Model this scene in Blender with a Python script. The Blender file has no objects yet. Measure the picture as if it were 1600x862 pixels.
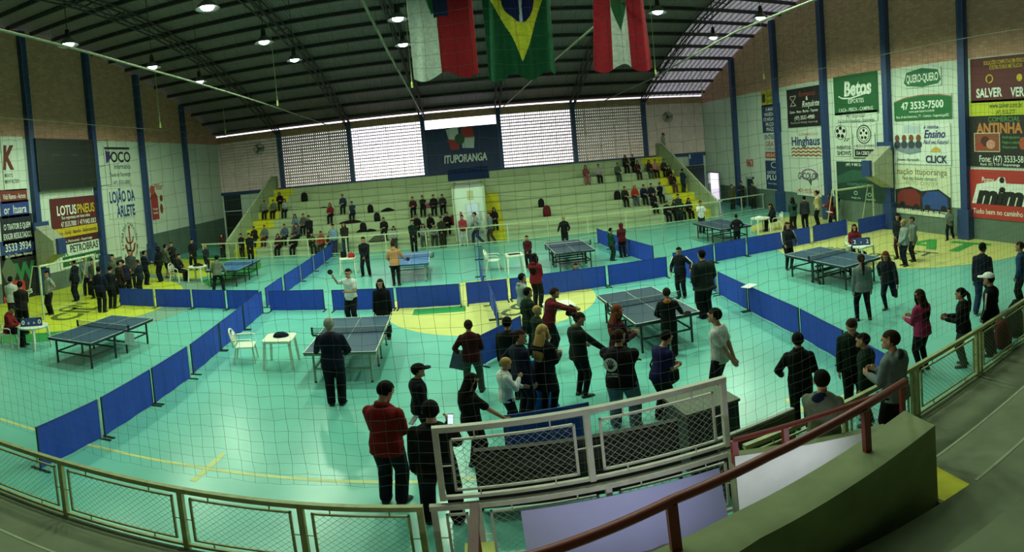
import bpy, bmesh, math, random
from math import sin, cos, pi, radians, sqrt, atan2
from mathutils import Vector as V, Matrix

random.seed(7)
S = bpy.context.scene
COL = S.collection

# ---------------------------------------------------------------- camera
CAM_H, YAW, PITCH, ROLL, FX, FY, CYP = 4.561, -0.0800, -0.0450, 0.0850, 855.7, 851.1, 280.5
R3 = (Matrix.Rotation(YAW, 3, 'Z') @ Matrix.Rotation(PITCH, 3, 'X') @ Matrix.Rotation(ROLL, 3, 'Y'))
cd = bpy.data.cameras.new('camera')
cam = bpy.data.objects.new('camera', cd)
COL.objects.link(cam)
cd.type = 'PANO'
cd.panorama_type = 'EQUIRECTANGULAR'
cd.longitude_min, cd.longitude_max = -800 / FX, 800 / FX
cd.latitude_max, cd.latitude_min = CYP / FY, -(862 - CYP) / FY
cd.clip_end = 500
ax, ay, az = R3.col[0], R3.col[1], R3.col[2]
cam.matrix_world = Matrix(((ax[0], az[0], -ay[0], 0), (ax[1], az[1], -ay[1], 0), (ax[2], az[2], -ay[2], CAM_H), (0, 0, 0, 1)))
S.camera = cam

# ---------------------------------------------------------------- light and exposure
S.view_settings.view_transform = 'Standard'
S.view_settings.look = 'None'
S.view_settings.gamma = 1
S.view_settings.use_curve_mapping = False
S.view_settings.exposure = 0.0
LAMP_COL = (0.77, 1.0, 0.69)
LAMP_W = 850
SKY = 1.2
W = bpy.data.worlds.new('sky')
S.world = W
W.use_nodes = True
nt = W.node_tree
nt.nodes.clear()
o_ = nt.nodes.new('ShaderNodeOutputWorld')
bgn = nt.nodes.new('ShaderNodeBackground')
tc = nt.nodes.new('ShaderNodeTexCoord')
dt = nt.nodes.new('ShaderNodeVectorMath'); dt.operation = 'DOT_PRODUCT'
dt.inputs[1].default_value = V((-0.08, 1, 0.12)).normalized()
mr = nt.nodes.new('ShaderNodeMapRange')
mr.inputs[1].default_value = 0.90; mr.inputs[2].default_value = 1.0
mr.inputs[3].default_value = 1.0; mr.inputs[4].default_value = 2.6
nt.links.new(tc.outputs['Generated'], dt.inputs[0])
nt.links.new(dt.outputs['Value'], mr.inputs[0])
mm = nt.nodes.new('ShaderNodeMath'); mm.operation = 'MULTIPLY'; mm.inputs[1].default_value = SKY
nt.links.new(mr.outputs[0], mm.inputs[0])
bgn.inputs['Color'].default_value = (0.93, 0.86, 1.0, 1)
nt.links.new(mm.outputs[0], bgn.inputs['Strength'])
nt.links.new(bgn.outputs[0], o_.inputs[0])

# ---------------------------------------------------------------- room measures (metres)
XL, XR, YF, YB = -18.46, 17.74, 38.19, -4.6
Z_SILL, Z_TOP, Z_WHITE = 3.58, 7.86, 7.45
ROOF_Z, ROOF_C, ROOF_A = 12.8, 17.0, 0.0108


def roof(y):
    return ROOF_Z - ROOF_A * (y - ROOF_C) ** 2


def ray(px, py):
    ph, el = (px - 800) / FX, -(py - CYP) / FY
    return R3 @ V((sin(ph) * cos(el), cos(ph) * cos(el), sin(el)))


def at(px, py, z=0.0):
    """where the line of sight through a photograph point meets the level z"""
    w = ray(px, py)
    t = (z - CAM_H) / w.z
    return V((w.x * t, w.y * t, z))


def on_x(px, py, X):
    w = ray(px, py)
    t = X / w.x
    return V((X, w.y * t, CAM_H + w.z * t))


def on_y(px, py, Y):
    w = ray(px, py)
    t = Y / w.y
    return V((w.x * t, Y, CAM_H + w.z * t))


def pix(p):
    d = R3.transposed() @ (V(p) - V((0, 0, CAM_H)))
    return 800 + FX * atan2(d.x, d.y), CYP - FY * atan2(d.z, math.hypot(d.x, d.y))


# ---------------------------------------------------------------- materials
def lin(h):
    h = h.lstrip('#')
    r = []
    for i in (0, 2, 4):
        c = int(h[i:i + 2], 16) / 255
        r.append(c / 12.92 if c <= 0.04045 else ((c + 0.055) / 1.055) ** 2.4)
    return (*r, 1)


_M = {}


def mat(h, rough=0.6, metal=0.0, noise=0.12, scale=6.0, emit=0.0, bump=0.0, spec=None):
    key = (h, rough, metal, noise, scale, emit, bump, spec)
    if key in _M:
        return _M[key]
    m = bpy.data.materials.new('paint_' + h.lstrip('#'))
    m.use_nodes = True
    n = m.node_tree
    b = n.nodes['Principled BSDF']
    b.inputs['Base Color'].default_value = lin(h)
    b.inputs['Roughness'].default_value = rough
    b.inputs['Metallic'].default_value = metal
    if spec is not None:
        b.inputs['Specular IOR Level'].default_value = spec
    if noise or bump:
        t = n.nodes.new('ShaderNodeTexCoord')
        z = n.nodes.new('ShaderNodeTexNoise')
        z.inputs['Scale'].default_value = scale
        z.inputs['Detail'].default_value = 5
        n.links.new(t.outputs['Object'], z.inputs['Vector'])
        if noise:
            r = n.nodes.new('ShaderNodeMapRange')
            r.inputs[1].default_value, r.inputs[2].default_value = 0.25, 0.75
            r.inputs[3].default_value, r.inputs[4].default_value = 1 - noise, 1 + noise
            n.links.new(z.outputs['Fac'], r.inputs[0])
            x = n.nodes.new('ShaderNodeVectorMath')
            x.operation = 'SCALE'
            x.inputs[0].default_value = lin(h)[:3]
            n.links.new(r.outputs[0], x.inputs['Scale'])
            n.links.new(x.outputs[0], b.inputs['Base Color'])
        if bump:
            u = n.nodes.new('ShaderNodeBump')
            u.inputs['Strength'].default_value = bump
            u.inputs['Distance'].default_value = 0.02
            n.links.new(z.outputs['Fac'], u.inputs['Height'])
            n.links.new(u.outputs[0], b.inputs['Normal'])
    if emit:
        b.inputs['Emission Color'].default_value = lin(h)
        b.inputs['Emission Strength'].default_value = emit
    _M[key] = m
    return m


def cloth(h):
    return mat(h, rough=0.9, noise=0.18, scale=14, spec=0.15)


def brick_mat(name, c1, c2, mortar, sx=1.0):
    m = bpy.data.materials.new(name)
    m.use_nodes = True
    n = m.node_tree
    b = n.nodes['Principled BSDF']
    b.inputs['Roughness'].default_value = 0.9
    t = n.nodes.new('ShaderNodeTexCoord')
    sp = n.nodes.new('ShaderNodeSeparateXYZ')
    cb = n.nodes.new('ShaderNodeCombineXYZ')
    ad = n.nodes.new('ShaderNodeMath'); ad.operation = 'ADD'
    n.links.new(t.outputs['Object'], sp.inputs[0])
    n.links.new(sp.outputs[0], ad.inputs[0]); n.links.new(sp.outputs[1], ad.inputs[1])
    n.links.new(ad.outputs[0], cb.inputs[0]); n.links.new(sp.outputs[2], cb.inputs[1])
    k = n.nodes.new('ShaderNodeTexBrick')
    k.inputs['Color1'].default_value = lin(c1); k.inputs['Color2'].default_value = lin(c2)
    k.inputs['Mortar'].default_value = lin(mortar)
    k.inputs['Scale'].default_value = 1.0
    k.inputs['Brick Width'].default_value = 0.30; k.inputs['Row Height'].default_value = 0.14
    k.inputs['Mortar Size'].default_value = 0.012
    n.links.new(cb.outputs[0], k.inputs['Vector'])
    n.links.new(k.outputs['Color'], b.inputs['Base Color'])
    return m


# ---------------------------------------------------------------- mesh collector
class MB:
    def __init__(s):
        s.v, s.f, s.m, s.mats = [], [], [], []

    def mi(s, m):
        if m is None:
            return 0
        if m not in s.mats:
            s.mats.append(m)
        return s.mats.index(m)

    def add(s, vs, fs, m=None):
        b, i = len(s.v), s.mi(m)
        s.v += [tuple(x) for x in vs]
        s.f += [tuple(b + k for k in f) for f in fs]
        s.m += [i] * len(fs)
        return s

    def box(s, x0, x1, y0, y1, z0, z1, m=None):
        vs = [(x, y, z) for x in (x0, x1) for y in (y0, y1) for z in (z0, z1)]
        return s.add(vs, [(0, 1, 3, 2), (4, 6, 7, 5), (0, 4, 5, 1), (2, 3, 7, 6), (0, 2, 6, 4), (1, 5, 7, 3)], m)

    def beam(s, a, b, w, h, m=None, up=(0, 0, 1)):
        a, b = V(a), V(b)
        d = (b - a).normalized()
        u = V(up)
        if abs(d.dot(u)) > 0.98:
            u = V((0, 1, 0))
        x = d.cross(u).normalized() * (w / 2)
        y = x.cross(d).normalized() * (h / 2)
        vs = [p + i * x + j * y for p in (a, b) for i, j in ((-1, -1), (1, -1), (1, 1), (-1, 1))]
        return s.add(vs, [(3, 2, 1, 0), (4, 5, 6, 7), (0, 1, 5, 4), (1, 2, 6, 5), (2, 3, 7, 6), (3, 0, 4, 7)], m)

    def tube(s, pts, r, n=8, m=None, cap=True):
        pts = [V(p) for p in pts]
        rs = r if isinstance(r, (list, tuple)) else [r] * len(pts)
        vs, fs = [], []
        ux = None
        for i, p in enumerate(pts):
            d = (pts[min(i + 1, len(pts) - 1)] - pts[max(i - 1, 0)]).normalized()
            if ux is None:
                a = V((0, 0, 1)) if abs(d.z) < 0.9 else V((1, 0, 0))
                ux = d.cross(a).normalized()
            else:
                ux = (ux - d * ux.dot(d)).normalized()
            uy = d.cross(ux)
            vs += [p + rs[i] * (cos(2 * pi * k / n) * ux + sin(2 * pi * k / n) * uy) for k in range(n)]
        for i in range(len(pts) - 1):
            for k in range(n):
                a, b = i * n + k, i * n + (k + 1) % n
                fs.append((a, b, b + n, a + n))
        if cap:
            fs.append(tuple(range(n))[::-1])
            fs.append(tuple(range(len(vs) - n, len(vs))))
        return s.add(vs, fs, m)

    def loft(s, rings, m=None, cap=True):
        n = len(rings[0])
        vs = [p for r in rings for p in r]
        fs = []
        for i in range(len(rings) - 1):
            for k in range(n):
                a, b = i * n + k, i * n + (k + 1) % n
                fs.append((a, b, b + n, a + n))
        if cap:
            fs.append(tuple(range(n))[::-1])
            fs.append(tuple(range(len(vs) - n, len(vs))))
        return s.add(vs, fs, m)

    def prism(s, poly, d, m=None):
        """polygon points extruded by vector d"""
        d = V(d)
        n = len(poly)
        vs = [V(p) for p in poly] + [V(p) + d for p in poly]
        fs = [tuple(range(n))[::-1], tuple(range(n, 2 * n))] + [(k, (k + 1) % n, (k + 1) % n + n, k + n) for k in range(n)]
        return s.add(vs, fs, m)

    def sphere(s, c, rx, ry=None, rz=None, m=None, nu=12, nv=8):
        ry = rx if ry is None else ry
        rz = rx if rz is None else rz
        c = V(c)
        rings = [[c + V((rx * sin(pi * j / nv) * cos(2 * pi * i / nu), ry * sin(pi * j / nv) * sin(2 * pi * i / nu), -rz * cos(pi * j / nv))) for i in range(nu)] for j in range(1, nv)]
        b = len(s.v)
        s.loft(rings, m, cap=False)
        i = s.mi(m)
        s.v += [tuple(c - V((0, 0, rz))), tuple(c + V((0, 0, rz)))]
        lo, hi, L = len(s.v) - 2, len(s.v) - 1, b + (nv - 2) * nu
        for k in range(nu):
            s.f.append((b + (k + 1) % nu, b + k, lo)); s.m.append(i)
            s.f.append((L + k, L + (k + 1) % nu, hi)); s.m.append(i)
        return s

    def disc(s, c, r, z, m=None, n=48, r0=0.0, a0=0.0, a1=2 * pi):
        """flat ring or disc lying level at height z"""
        vs, fs = [], []
        for k in range(n + 1):
            a = a0 + (a1 - a0) * k / n
            vs += [(c[0] + r0 * cos(a), c[1] + r0 * sin(a), z), (c[0] + r * cos(a), c[1] + r * sin(a), z)]
        for k in range(n):
            fs.append((2 * k, 2 * k + 1, 2 * k + 3, 2 * k + 2))
        return s.add(vs, fs, m)

    def mesh(s, name):
        me = bpy.data.meshes.new(name)
        me.from_pydata(s.v, [], s.f)
        for m in s.mats:
            me.materials.append(m)
        if len(s.mats) > 1:
            me.polygons.foreach_set('material_index', s.m)
        me.update()
        return me

    def build(s, name, m=None, parent=None, smooth=False):
        me = s.mesh(name)
        if m is not None and not s.mats:
            me.materials.append(m)
        if smooth:
            me.polygons.foreach_set('use_smooth', [True] * len(me.polygons))
        o = bpy.data.objects.new(name, me)
        COL.objects.link(o)
        if parent is not None:
            o.parent = parent
        return o


def tag(o, label=None, cat=None, group=None, kind=None):
    if label: o['label'] = label
    if cat: o['category'] = cat
    if group: o['group'] = group
    if kind: o['kind'] = kind
    return o


def thing(name, label, cat, loc=(0, 0, 0), rz=0.0, group=None):
    o = bpy.data.objects.new(name, None)
    COL.objects.link(o)
    o.empty_display_size = 0.1
    o.location = loc
    o.rotation_euler = (0, 0, rz)
    return tag(o, label, cat, group)


KIDS = {}


def copy_tree(o, label=None, loc=None, rz=None):
    def rec(x, par):
        c = x.copy()
        COL.objects.link(c)
        if par is not None:
            c.parent = par
        for k in list(x.children):
            rec(k, c)
        return c
    r = rec(o, None)
    if label: r['label'] = label
    if loc is not None: r.location = loc
    if rz is not None: r.rotation_euler = (0, 0, rz)
    return r


def struct(o):
    o['kind'] = 'structure'
    return o
# ================================================================ SETTING
TEAL = mat('#6ebcae', rough=0.27, noise=0.07, scale=1.2, spec=0.5)
LIME = mat('#c9d23a', rough=0.4, noise=0.1, scale=2)
PALEY = mat('#cfd07a', rough=0.38, noise=0.06, scale=2)
LINEY = mat('#c3cf86', rough=0.4, noise=0.1, scale=3)
COURTG = mat('#2f8f4a', rough=0.4, noise=0.1)
LETTERG = mat('#3f9a42', rough=0.4, noise=0.1)
MARKD = mat('#3d4a3a', rough=0.5, noise=0.1)
fl = MB()
fl.box(XL - 0.3, XR + 0.3, YB, YF + 0.3, -0.3, 0.0, TEAL)
e = 0.003
SIDE_N, SIDE_F, CTR = 6.86, 27.7, (0.35, 16.75)
# side lines and the substitution ticks
fl.box(-16.6, 16.8, SIDE_N - 0.04, SIDE_N + 0.04, 0, e, LINEY)
fl.box(-16.6, 16.8, SIDE_F - 0.04, SIDE_F + 0.04, 0, e, LINEY)
for tx in (-4.02, 4.6):
    fl.box(tx - 0.05, tx + 0.05, 6.43, 7.4, 0, e + 0.001, LINEY)
# centre circle with its half-faded emblem bar
fl.disc(CTR, 3.25, e, PALEY, n=72)
fl.box(-2.0, -0.42, 15.95, 16.6, 0, e + 0.002, COURTG)
# painted goal areas
fl.disc((-16.9, 17.1), 7.0, e + 0.002, COURTG, n=40, r0=5.3, a0=-pi / 2, a1=-0.6)
fl.disc((-16.9, 17.1), 6.9, e + 0.002, mat('#7fa38c', rough=0.4, noise=0.08), n=40, r0=5.3, a0=-0.6, a1=pi / 2)
fl.disc((-17.4, 17.1), 6.2, e + 0.004, LIME, n=72)
fl.disc((-17.4, 24.2), 4.9, e + 0.001, LIME, n=48)
fl.disc((-17.0, 23.9), 6.6, e, COURTG, n=60, r0=5.0, a0=-pi / 2, a1=pi / 2)
fl.disc((17.4, 16.4), 6.3, e + 0.004, PALEY, n=72)  # both right discs paler than the left lime: lamplight put into their colour
fl.disc((17.0, 21.4), 4.4, e + 0.002, PALEY, n=48)
struct(fl.build('floor'))

WHITE = mat('#c9d6c6', rough=0.7, noise=0.08, scale=0.8)
DADO = mat('#5b6f63', rough=0.7, noise=0.14, scale=1.5)
BRICK = brick_mat('old_brick', '#cf9c82', '#b8866c', '#a08e7e')
CONC = mat('#7d8f66', rough=0.85, noise=0.16, scale=1.6)
NAVY = mat('#27406e', rough=0.5, noise=0.1)
DARKSTEEL = mat('#22302a', rough=0.6, noise=0.15)
TRUSSM = mat('#332f30', rough=0.6, noise=0.15)

COLY = [13.72, 18.15, 22.85, 27.5, 32.8]
COLX = [-13.36 + 5.27 * i for i in range(6)]


def gable(name, x0, x1, holes=()):
    """side wall following the arched roof: dado, white paint and bare brick above"""
    mb = MB()
    ys = sorted({YB, YF, *COLY, *[YB + i * 1.6 for i in range(1, 27)], *[h for q in holes for h in q[:2]]})
    ys = [y for y in ys if YB <= y <= YF]
    for a, b in zip(ys, ys[1:]):
        dz = 1.25 if name != 'wall_left' else (0.9 if b <= 27.6 else 1.75)
        bands = [(0, dz, DADO), (dz, Z_WHITE, WHITE), (Z_WHITE, None, BRICK)]
        for z0, z1, m in bands:
            za, zb = (roof(a) + 0.1, roof(b) + 0.1) if z1 is None else (z1, z1)
            if m is BRICK and max(za, zb) <= z0:
                continue
            lo = z0
            for q in holes:
                if a >= q[0] - 1e-6 and b <= q[1] + 1e-6:
                    lo = max(lo, q[2])
            if lo >= min(za, zb):
                continue
            mb.prism([(x0, a, lo), (x0, b, lo), (x0, b, max(zb, lo + .01)), (x0, a, max(za, lo + .01))], (x1 - x0, 0, 0), m)
    return struct(mb.build(name))


gable('wall_left', XL - 0.25, XL)
gable('wall_right', XR, XR + 0.25, holes=[(35.9, 38.0, 2.1)])
# far wall: solid below the sill, a beam above the lattice windows, sky slit under the eaves
fw = MB()
fw.box(XL, XR, YF, YF + 0.25, 0, Z_SILL, WHITE)
fw.box(XL, XR, YF, YF + 0.25, 7.5, 8.0, BRICK)
struct(fw.build('wall_far'))
struct(MB().box(XL, XR, YF - 0.12, YF + 0.1, Z_SILL - 0.12, Z_SILL + 0.12, NAVY).build('trim_1'))
struct(MB().box(XL, XR, YB - 0.25, YB, 0, roof(YB) + 0.2, CONC).build('wall_near'))

# lattice block windows, bay by bay
LATT = mat('#ecd3ce', rough=0.85, noise=0.12, scale=3)
edges = [XL] + COLX + [XR]
n = 0
for i, (a, b) in enumerate(zip(edges, edges[1:])):
    if i == 3:
        continue
    n += 1
    mb = MB()
    a2, b2 = a + (0.16 if i else -0.05), b - (0.16 if i < 6 else -0.05)
    nx, nz = 32, 17
    tv = (0.12, 0.098, 0.03, 0, 0.034, 0.115, 0.12)[i]
    th = (0.19, 0.15, 0.07, 0, 0.09, 0.165, 0.19)[i]
    for k in range(nx + 1):
        x = a2 + (b2 - a2) * k / nx
        mb.box(x - tv / 2, x + tv / 2, YF + 0.02, YF + 0.10, Z_SILL, 7.5)
    for k in range(nz + 1):
        z = Z_SILL + 0.1 + (7.5 - Z_SILL - 0.1) * k / nz
        mb.box(a2, b2, YF + 0.01, YF + 0.095, z - th / 2, z + th / 2)
    struct(mb.build('window_%d' % n, LATT))
mb = MB()
mb.box(COLX[2] + 0.16, COLX[3] - 0.16, YF + 0.02, YF + 0.1, Z_SILL, 6.72)
struct(mb.build('window_%d' % (n + 1), NAVY))

# columns
def column(x, y, z1, w, d, wide=None):
    mb = MB().box(x - w / 2, x + w / 2, y - d / 2, y + d / 2, 0, z1)
    if wide:
        mb.box(x - w / 2 - .1, x + w / 2 + .1, y - d / 2 - 0.12, y + d / 2 + 0.12, 0, wide)
    return struct(mb.build('column', NAVY))


for y in COLY:
    column(XL + 0.14, y, roof(y), 0.28, 0.34, 1.25 if y < 30 else None)
    column(XR - 0.14, y, roof(y), 0.28, 0.34, 1.25 if y < 30 else None)
for x in COLX:
    column(x, YF - 0.05, roof(YF) - .05, 0.3, 0.3)

# roof: corrugated sheets on an arch
SHEET = bpy.data.materials.new('corrugated_sheet')
SHEET.use_nodes = True
q = SHEET.node_tree
b = q.nodes['Principled BSDF']
b.inputs['Base Color'].default_value = lin('#7f747a')
b.inputs['Roughness'].default_value = 0.55
b.inputs['Metallic'].default_value = 0.2
t = q.nodes.new('ShaderNodeTexCoord'); w_ = q.nodes.new('ShaderNodeTexWave')
w_.inputs['Scale'].default_value = 2.2; w_.inputs['Distortion'].default_value = 0
u = q.nodes.new('ShaderNodeBump'); u.inputs['Strength'].default_value = 0.6; u.inputs['Distance'].default_value = 0.04
q.links.new(t.outputs['Object'], w_.inputs['Vector']); q.links.new(w_.outputs['Fac'], u.inputs['Height']); q.links.new(u.outputs[0], b.inputs['Normal'])
LIGHTSHEET = bpy.data.materials.new('translucent_sheet')
LIGHTSHEET.use_nodes = True
q = LIGHTSHEET.node_tree
b_ = q.nodes['Principled BSDF']
b_.inputs['Base Color'].default_value = lin('#a9b0aa'); b_.inputs['Roughness'].default_value = 0.5
tr = q.nodes.new('ShaderNodeBsdfTranslucent'); wv = q.nodes.new('ShaderNodeTexWave'); rp = q.nodes.new('ShaderNodeMapRange'); cc = q.nodes.new('ShaderNodeCombineColor'); mx = q.nodes.new('ShaderNodeMixShader')
t = q.nodes.new('ShaderNodeTexCoord'); wv.inputs['Scale'].default_value = 0.9; wv.inputs['Distortion'].default_value = 1.5
q.links.new(t.outputs['Object'], wv.inputs['Vector']); q.links.new(wv.outputs['Fac'], rp.inputs[0])
rp.inputs[3].default_value = 0.12; rp.inputs[4].default_value = 0.42
for k in range(3): q.links.new(rp.outputs[0], cc.inputs[k])
q.links.new(cc.outputs[0], tr.inputs['Color']); mx.inputs[0].default_value = 0.55
q.links.new(b_.outputs[0], mx.inputs[1]); q.links.new(tr.outputs[0], mx.inputs[2])
q.links.new(mx.outputs[0], q.nodes['Material Output'].inputs['Surface'])
rf = MB()
ys = [YB - .6 + i * (YF + 0.62 - YB) / 40 for i in range(41)]
for a, b in zip(ys, ys[1:]):
    for x0, x1, m in ((XL - 0.4, 13.1, SHEET), (13.1, XR + 0.4, LIGHTSHEET)):
        rf.add([(x0, a, roof(a) + .16), (x1, a, roof(a) + .16), (x1, b, roof(b) + .16), (x0, b, roof(b) + .16)], [(0, 3, 2, 1)], m)
        if m is SHEET: rf.add([(x0, a, roof(a) + .2), (x1, a, roof(a) + .2), (x1, b, roof(b) + .2), (x0, b, roof(b) + .2)], [(0, 1, 2, 3)], m)
struct(rf.build('ceiling'))
yy = YB + 0.3
while yy < YF:
    struct(MB().beam((XL, yy, roof(yy) + 0.04), (XR, yy, roof(yy) + 0.04), 0.1, 0.2, up=(0, 0.02 * (yy - ROOF_C), 1)).build('roof_purlin', TRUSSM))
    yy += 1.55
for x in COLX:
    mb = MB()
    N = 44
    P = [YB + (YF - 0.1 - YB) * i / N for i in range(N + 1)]
    up = [(x, y, roof(y) - 0.08) for y in P]
    lo = [(x, y, roof(y) - 0.62 + 0.3 * max(0, (y - 34) / 4)) for y in P]
    for sx in (-0.16, 0.16):
        mb.tube([(p[0] + sx, p[1], p[2]) for p in up], 0.045, 6)
        mb.tube([(p[0] + sx, p[1], p[2]) for p in lo], 0.045, 6)
        for i in range(N):
            a, b = (up[i], lo[i + 1]) if i % 2 else (lo[i], up[i + 1])
            mb.tube([(a[0] + sx, a[1], a[2]), (b[0] + sx, b[1], b[2])], 0.022, 4)
    struct(mb.build('roof_truss', TRUSSM))

# door openings
DOORB = mat('#2c4a78', rough=0.5)
dm = MB()
dm.box(XR - 0.06, XR + 0.06, 35.82, 35.9, 0, 2.15)
dm.box(XR - 0.06, XR + 0.06, 38.0, 38.08, 0, 2.15)
dm.box(XR - 0.06, XR + 0.06, 35.82, 38.08, 2.1, 2.18)
dm.beam((XR - 0.08, 35.86, 1.05), (XR - 0.46, 35.05, 1.05), 0.045, 2.06)
struct(dm.build('door_1', mat('#7f93a3')))
struct(MB().box(XR + 0.25, XR + 14, 30, 46, -0.1, -0.01).build('outside_yard', mat('#d9dcdc', noise=0.05)))
dm = MB()
dm.box(XR - 0.05, XR - 0.01, 30.95, 31.75, 0, 1.85)
struct(dm.build('door_2', mat('#1b2f3f')))
dm = MB()
dm.box(XR - 0.07, XR - 0.01, 30.85, 30.95, 0, 2.0); dm.box(XR - 0.07, XR - 0.01, 31.75, 31.85, 0, 2.0); dm.box(XR - 0.07, XR - 0.01, 30.85, 31.85, 1.85, 2.0)
struct(dm.build('trim_2', mat('#9fb09f')))
dm = MB()
dm.box(-18.3, -16.9, YF - 0.03, YF - 0.005, 0, 3.6, mat('#141a18'))  # flat near-black sheet; the opening's shade is put into its colour
dm.box(-18.3, -16.95, YF - 0.08, YF - 0.03, 2.35, 3.6, mat('#1e2b30'))
struct(dm.build('door_3'))
struct(MB().box(-18.3, -16.9, YF - 0.16, YF - 0.02, 2.2, 2.27).build('trim_3', mat('#b9c6e0')))

# ---------------------------------------------------------------- far stand
STAND = mat('#a5b48c', rough=0.8, noise=0.1, scale=1.2)
YEL = mat('#c9c41e', rough=0.7, noise=0.1)
ROW_Y = [29.3 + 1.1 * k for k in range(8)]


def row_top(k):
    return 0.45 * k


RS = STEPW = 0.0
fs = MB()
SX0, SX1 = -13.75, 13.75
MX0, MX1 = on_y(764, 345, 31).x, on_y(786, 345, 31).x
for k in range(1, 9):
    y0 = ROW_Y[k - 1]
    fs.box(SX0, SX1, y0, YF - 0.01, 0.45 * (k - 1), 0.45 * k, STAND)
    for a, b in ((-13.7, -12.3), (MX0, MX1), (12.25, 13.7)):
        if a == MX0 and k > 5:
            continue
        fs.box(a, b, y0 - 0.006, min(y0 + 1.1, YF), 0.45 * (k - 1) + 0.01, 0.45 * k + 0.006, YEL)
struct(fs.build('far_stand'))
PAR = mat('#9db08a', rough=0.8, noise=0.12)
for x0, x1 in ((SX0 - 0.22, SX0), (SX1, SX1 + 0.22)):
    mb = MB().prism([(x0, 28.7, 0), (x0, YF, 0), (x0, YF, 4.6), (x0, 37.2, 4.5), (x0, 28.7, 0.95)], (x1 - x0, 0, 0))
    struct(mb.build('stand_side_wall', PAR))
for x0, x1, nm in ((SX0 - 0.11, SX0 - 0.11, 'l'), (SX1 + 0.11, SX1 + 0.11, 'r')):
    r = MB().tube([(x0, 28.75, 1.05), (x0, 37.2, 4.62)], 0.07, 6)
    tag(r.build('stair_handrail', mat('#b4c09a')), 'pale sloping handrail along the %s end of the far stand' % ('left' if nm == 'l' else 'right'), 'handrail')
# doorway block in the middle of the far stand
DX0, DX1, DZ = on_y(712, 340, 29.2).x, on_y(758, 340, 29.2).x, on_y(735, 293, 29.2).z
mb = MB()
mb.box(DX0, DX1, 29.2, YF, 0, DZ, WHITE)
mb.box(DX0 - 0.1, DX0, 29.1, YF, 0, DZ + 0.05, STAND)
mb.box(DX1, DX1 + 0.1, 29.1, YF, 0, DZ + 0.05, STAND)
struct(mb.build('stand_doorway'))
mb = MB()
p0, p1 = on_y(727, 318, 29.19), on_y(749, 334, 29.19)
mb.box(p0.x, p1.x, 29.14, 29.2, 0, p0.z, mat('#b9c6bd'))
mb.box(p0.x + .05, p1.x - .05, 29.13, 29.15, p1.z, p0.z - .05, mat('#c9d6ea', noise=0))
struct(mb.build('door_4'))
for q0, q1, c, lb in (((729, 298), (740, 311), '#b9b98a', 'yellowish notice above the white doorway of the far stand'), ((718, 331), (723, 346), '#a2484a', 'red and white poster left of the door in the far stand'), ((748, 330), (754, 344), '#9fb0a6', 'pale poster right of the door in the far stand')):
    a_, b_ = on_y(*q0, 29.19), on_y(*q1, 29.19)
    tag(MB().box(a_.x, b_.x, 29.175, 29.199, b_.z, a_.z).build('wall_poster', mat(c)), lb, 'poster')

# ---------------------------------------------------------------- near stand around the photographer
NST = mat('#747d62', rough=0.85, noise=0.18, scale=2.2, bump=0.25)
ns = MB()
VX0, VX1, VY0, VY1 = -0.45, 3.75, 3.1, 4.5      # stair well opening
def slab(x0, x1, y0, y1, z):
    for a, b, c, d in ((x0, min(x1, VX0), y0, y1), (max(x0, VX1), x1, y0, y1), (max(x0, VX0), min(x1, VX1), y0, min(y1, VY0)), (max(x0, VX0), min(x1, VX1), max(y0, VY1), y1)):
        if b - a > 1e-3 and d - c > 1e-3:
            ns.box(a, b, c, d, -0.25, z, NST)
NOSE = mat('#9aa587', rough=0.85, noise=0.2, scale=5)
NROWS = [(3.70, 3.96, 0.10), (2.98, 2.98, 0.065), (2.15, 2.1, 0.04), (1.38, 1.3, 0.02), (0.62, 0.55, 0.0)]


def rotrow(yl, yr, sl, z):
    """one tier: straight left of the stair well, slightly turned right of it"""
    slab(XL, VX1, YB, yl, z)
    ns.prism([(VX1, YB, -0.25), (VX1, yr, -0.25), (XR, yr + sl * (XR - VX1), -0.25), (XR, YB, -0.25)][::-1], (0, 0, z + 0.25), NST)
    ns.box(XL, VX0, yl - 0.03, yl + 0.004, z - 0.03, z + 0.004, NOSE)
    d = V((XR - VX1, sl * (XR - VX1), 0))
    ns.beam((VX1 + 0.1, yr - 0.011 + sl * .1, z - 0.013), (XR, yr - 0.011 + d.y, z - 0.013), 0.035, 0.035, NOSE)


for i, (yl, yr, sl) in enumerate(NROWS):
    rotrow(yl, yr, sl, 0.45 * (i + 1))
slab(XL, VX1, 3.7, 4.85, 0.02)
ns.prism([(VX1, 3.9, -0.2), (VX1, 5.22, -0.2), (XR, 6.78, -0.2), (XR, 5.2, -0.2)][::-1], (0, 0, 0.22), NST)
ns.prism([(VX1 + 0.05, 2.985, 0.45), (VX1 + 0.05, 3.93, 0.45), (4.31, 3.98, 0.45), (4.17, 3.0, 0.45)][::-1], (0, 0, 0.006), YEL)
struct(ns.build('near_stand'))
# ---------------------------------------------------------------- roof lamps, pipes and rods
SHADE = mat('#8c938a', rough=0.35, metal=0.8)
BULB = mat('#f4f0ff', emit=14.0, noise=0)
BLACK = mat('#141614', rough=0.6)
LZ = 9.5


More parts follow.
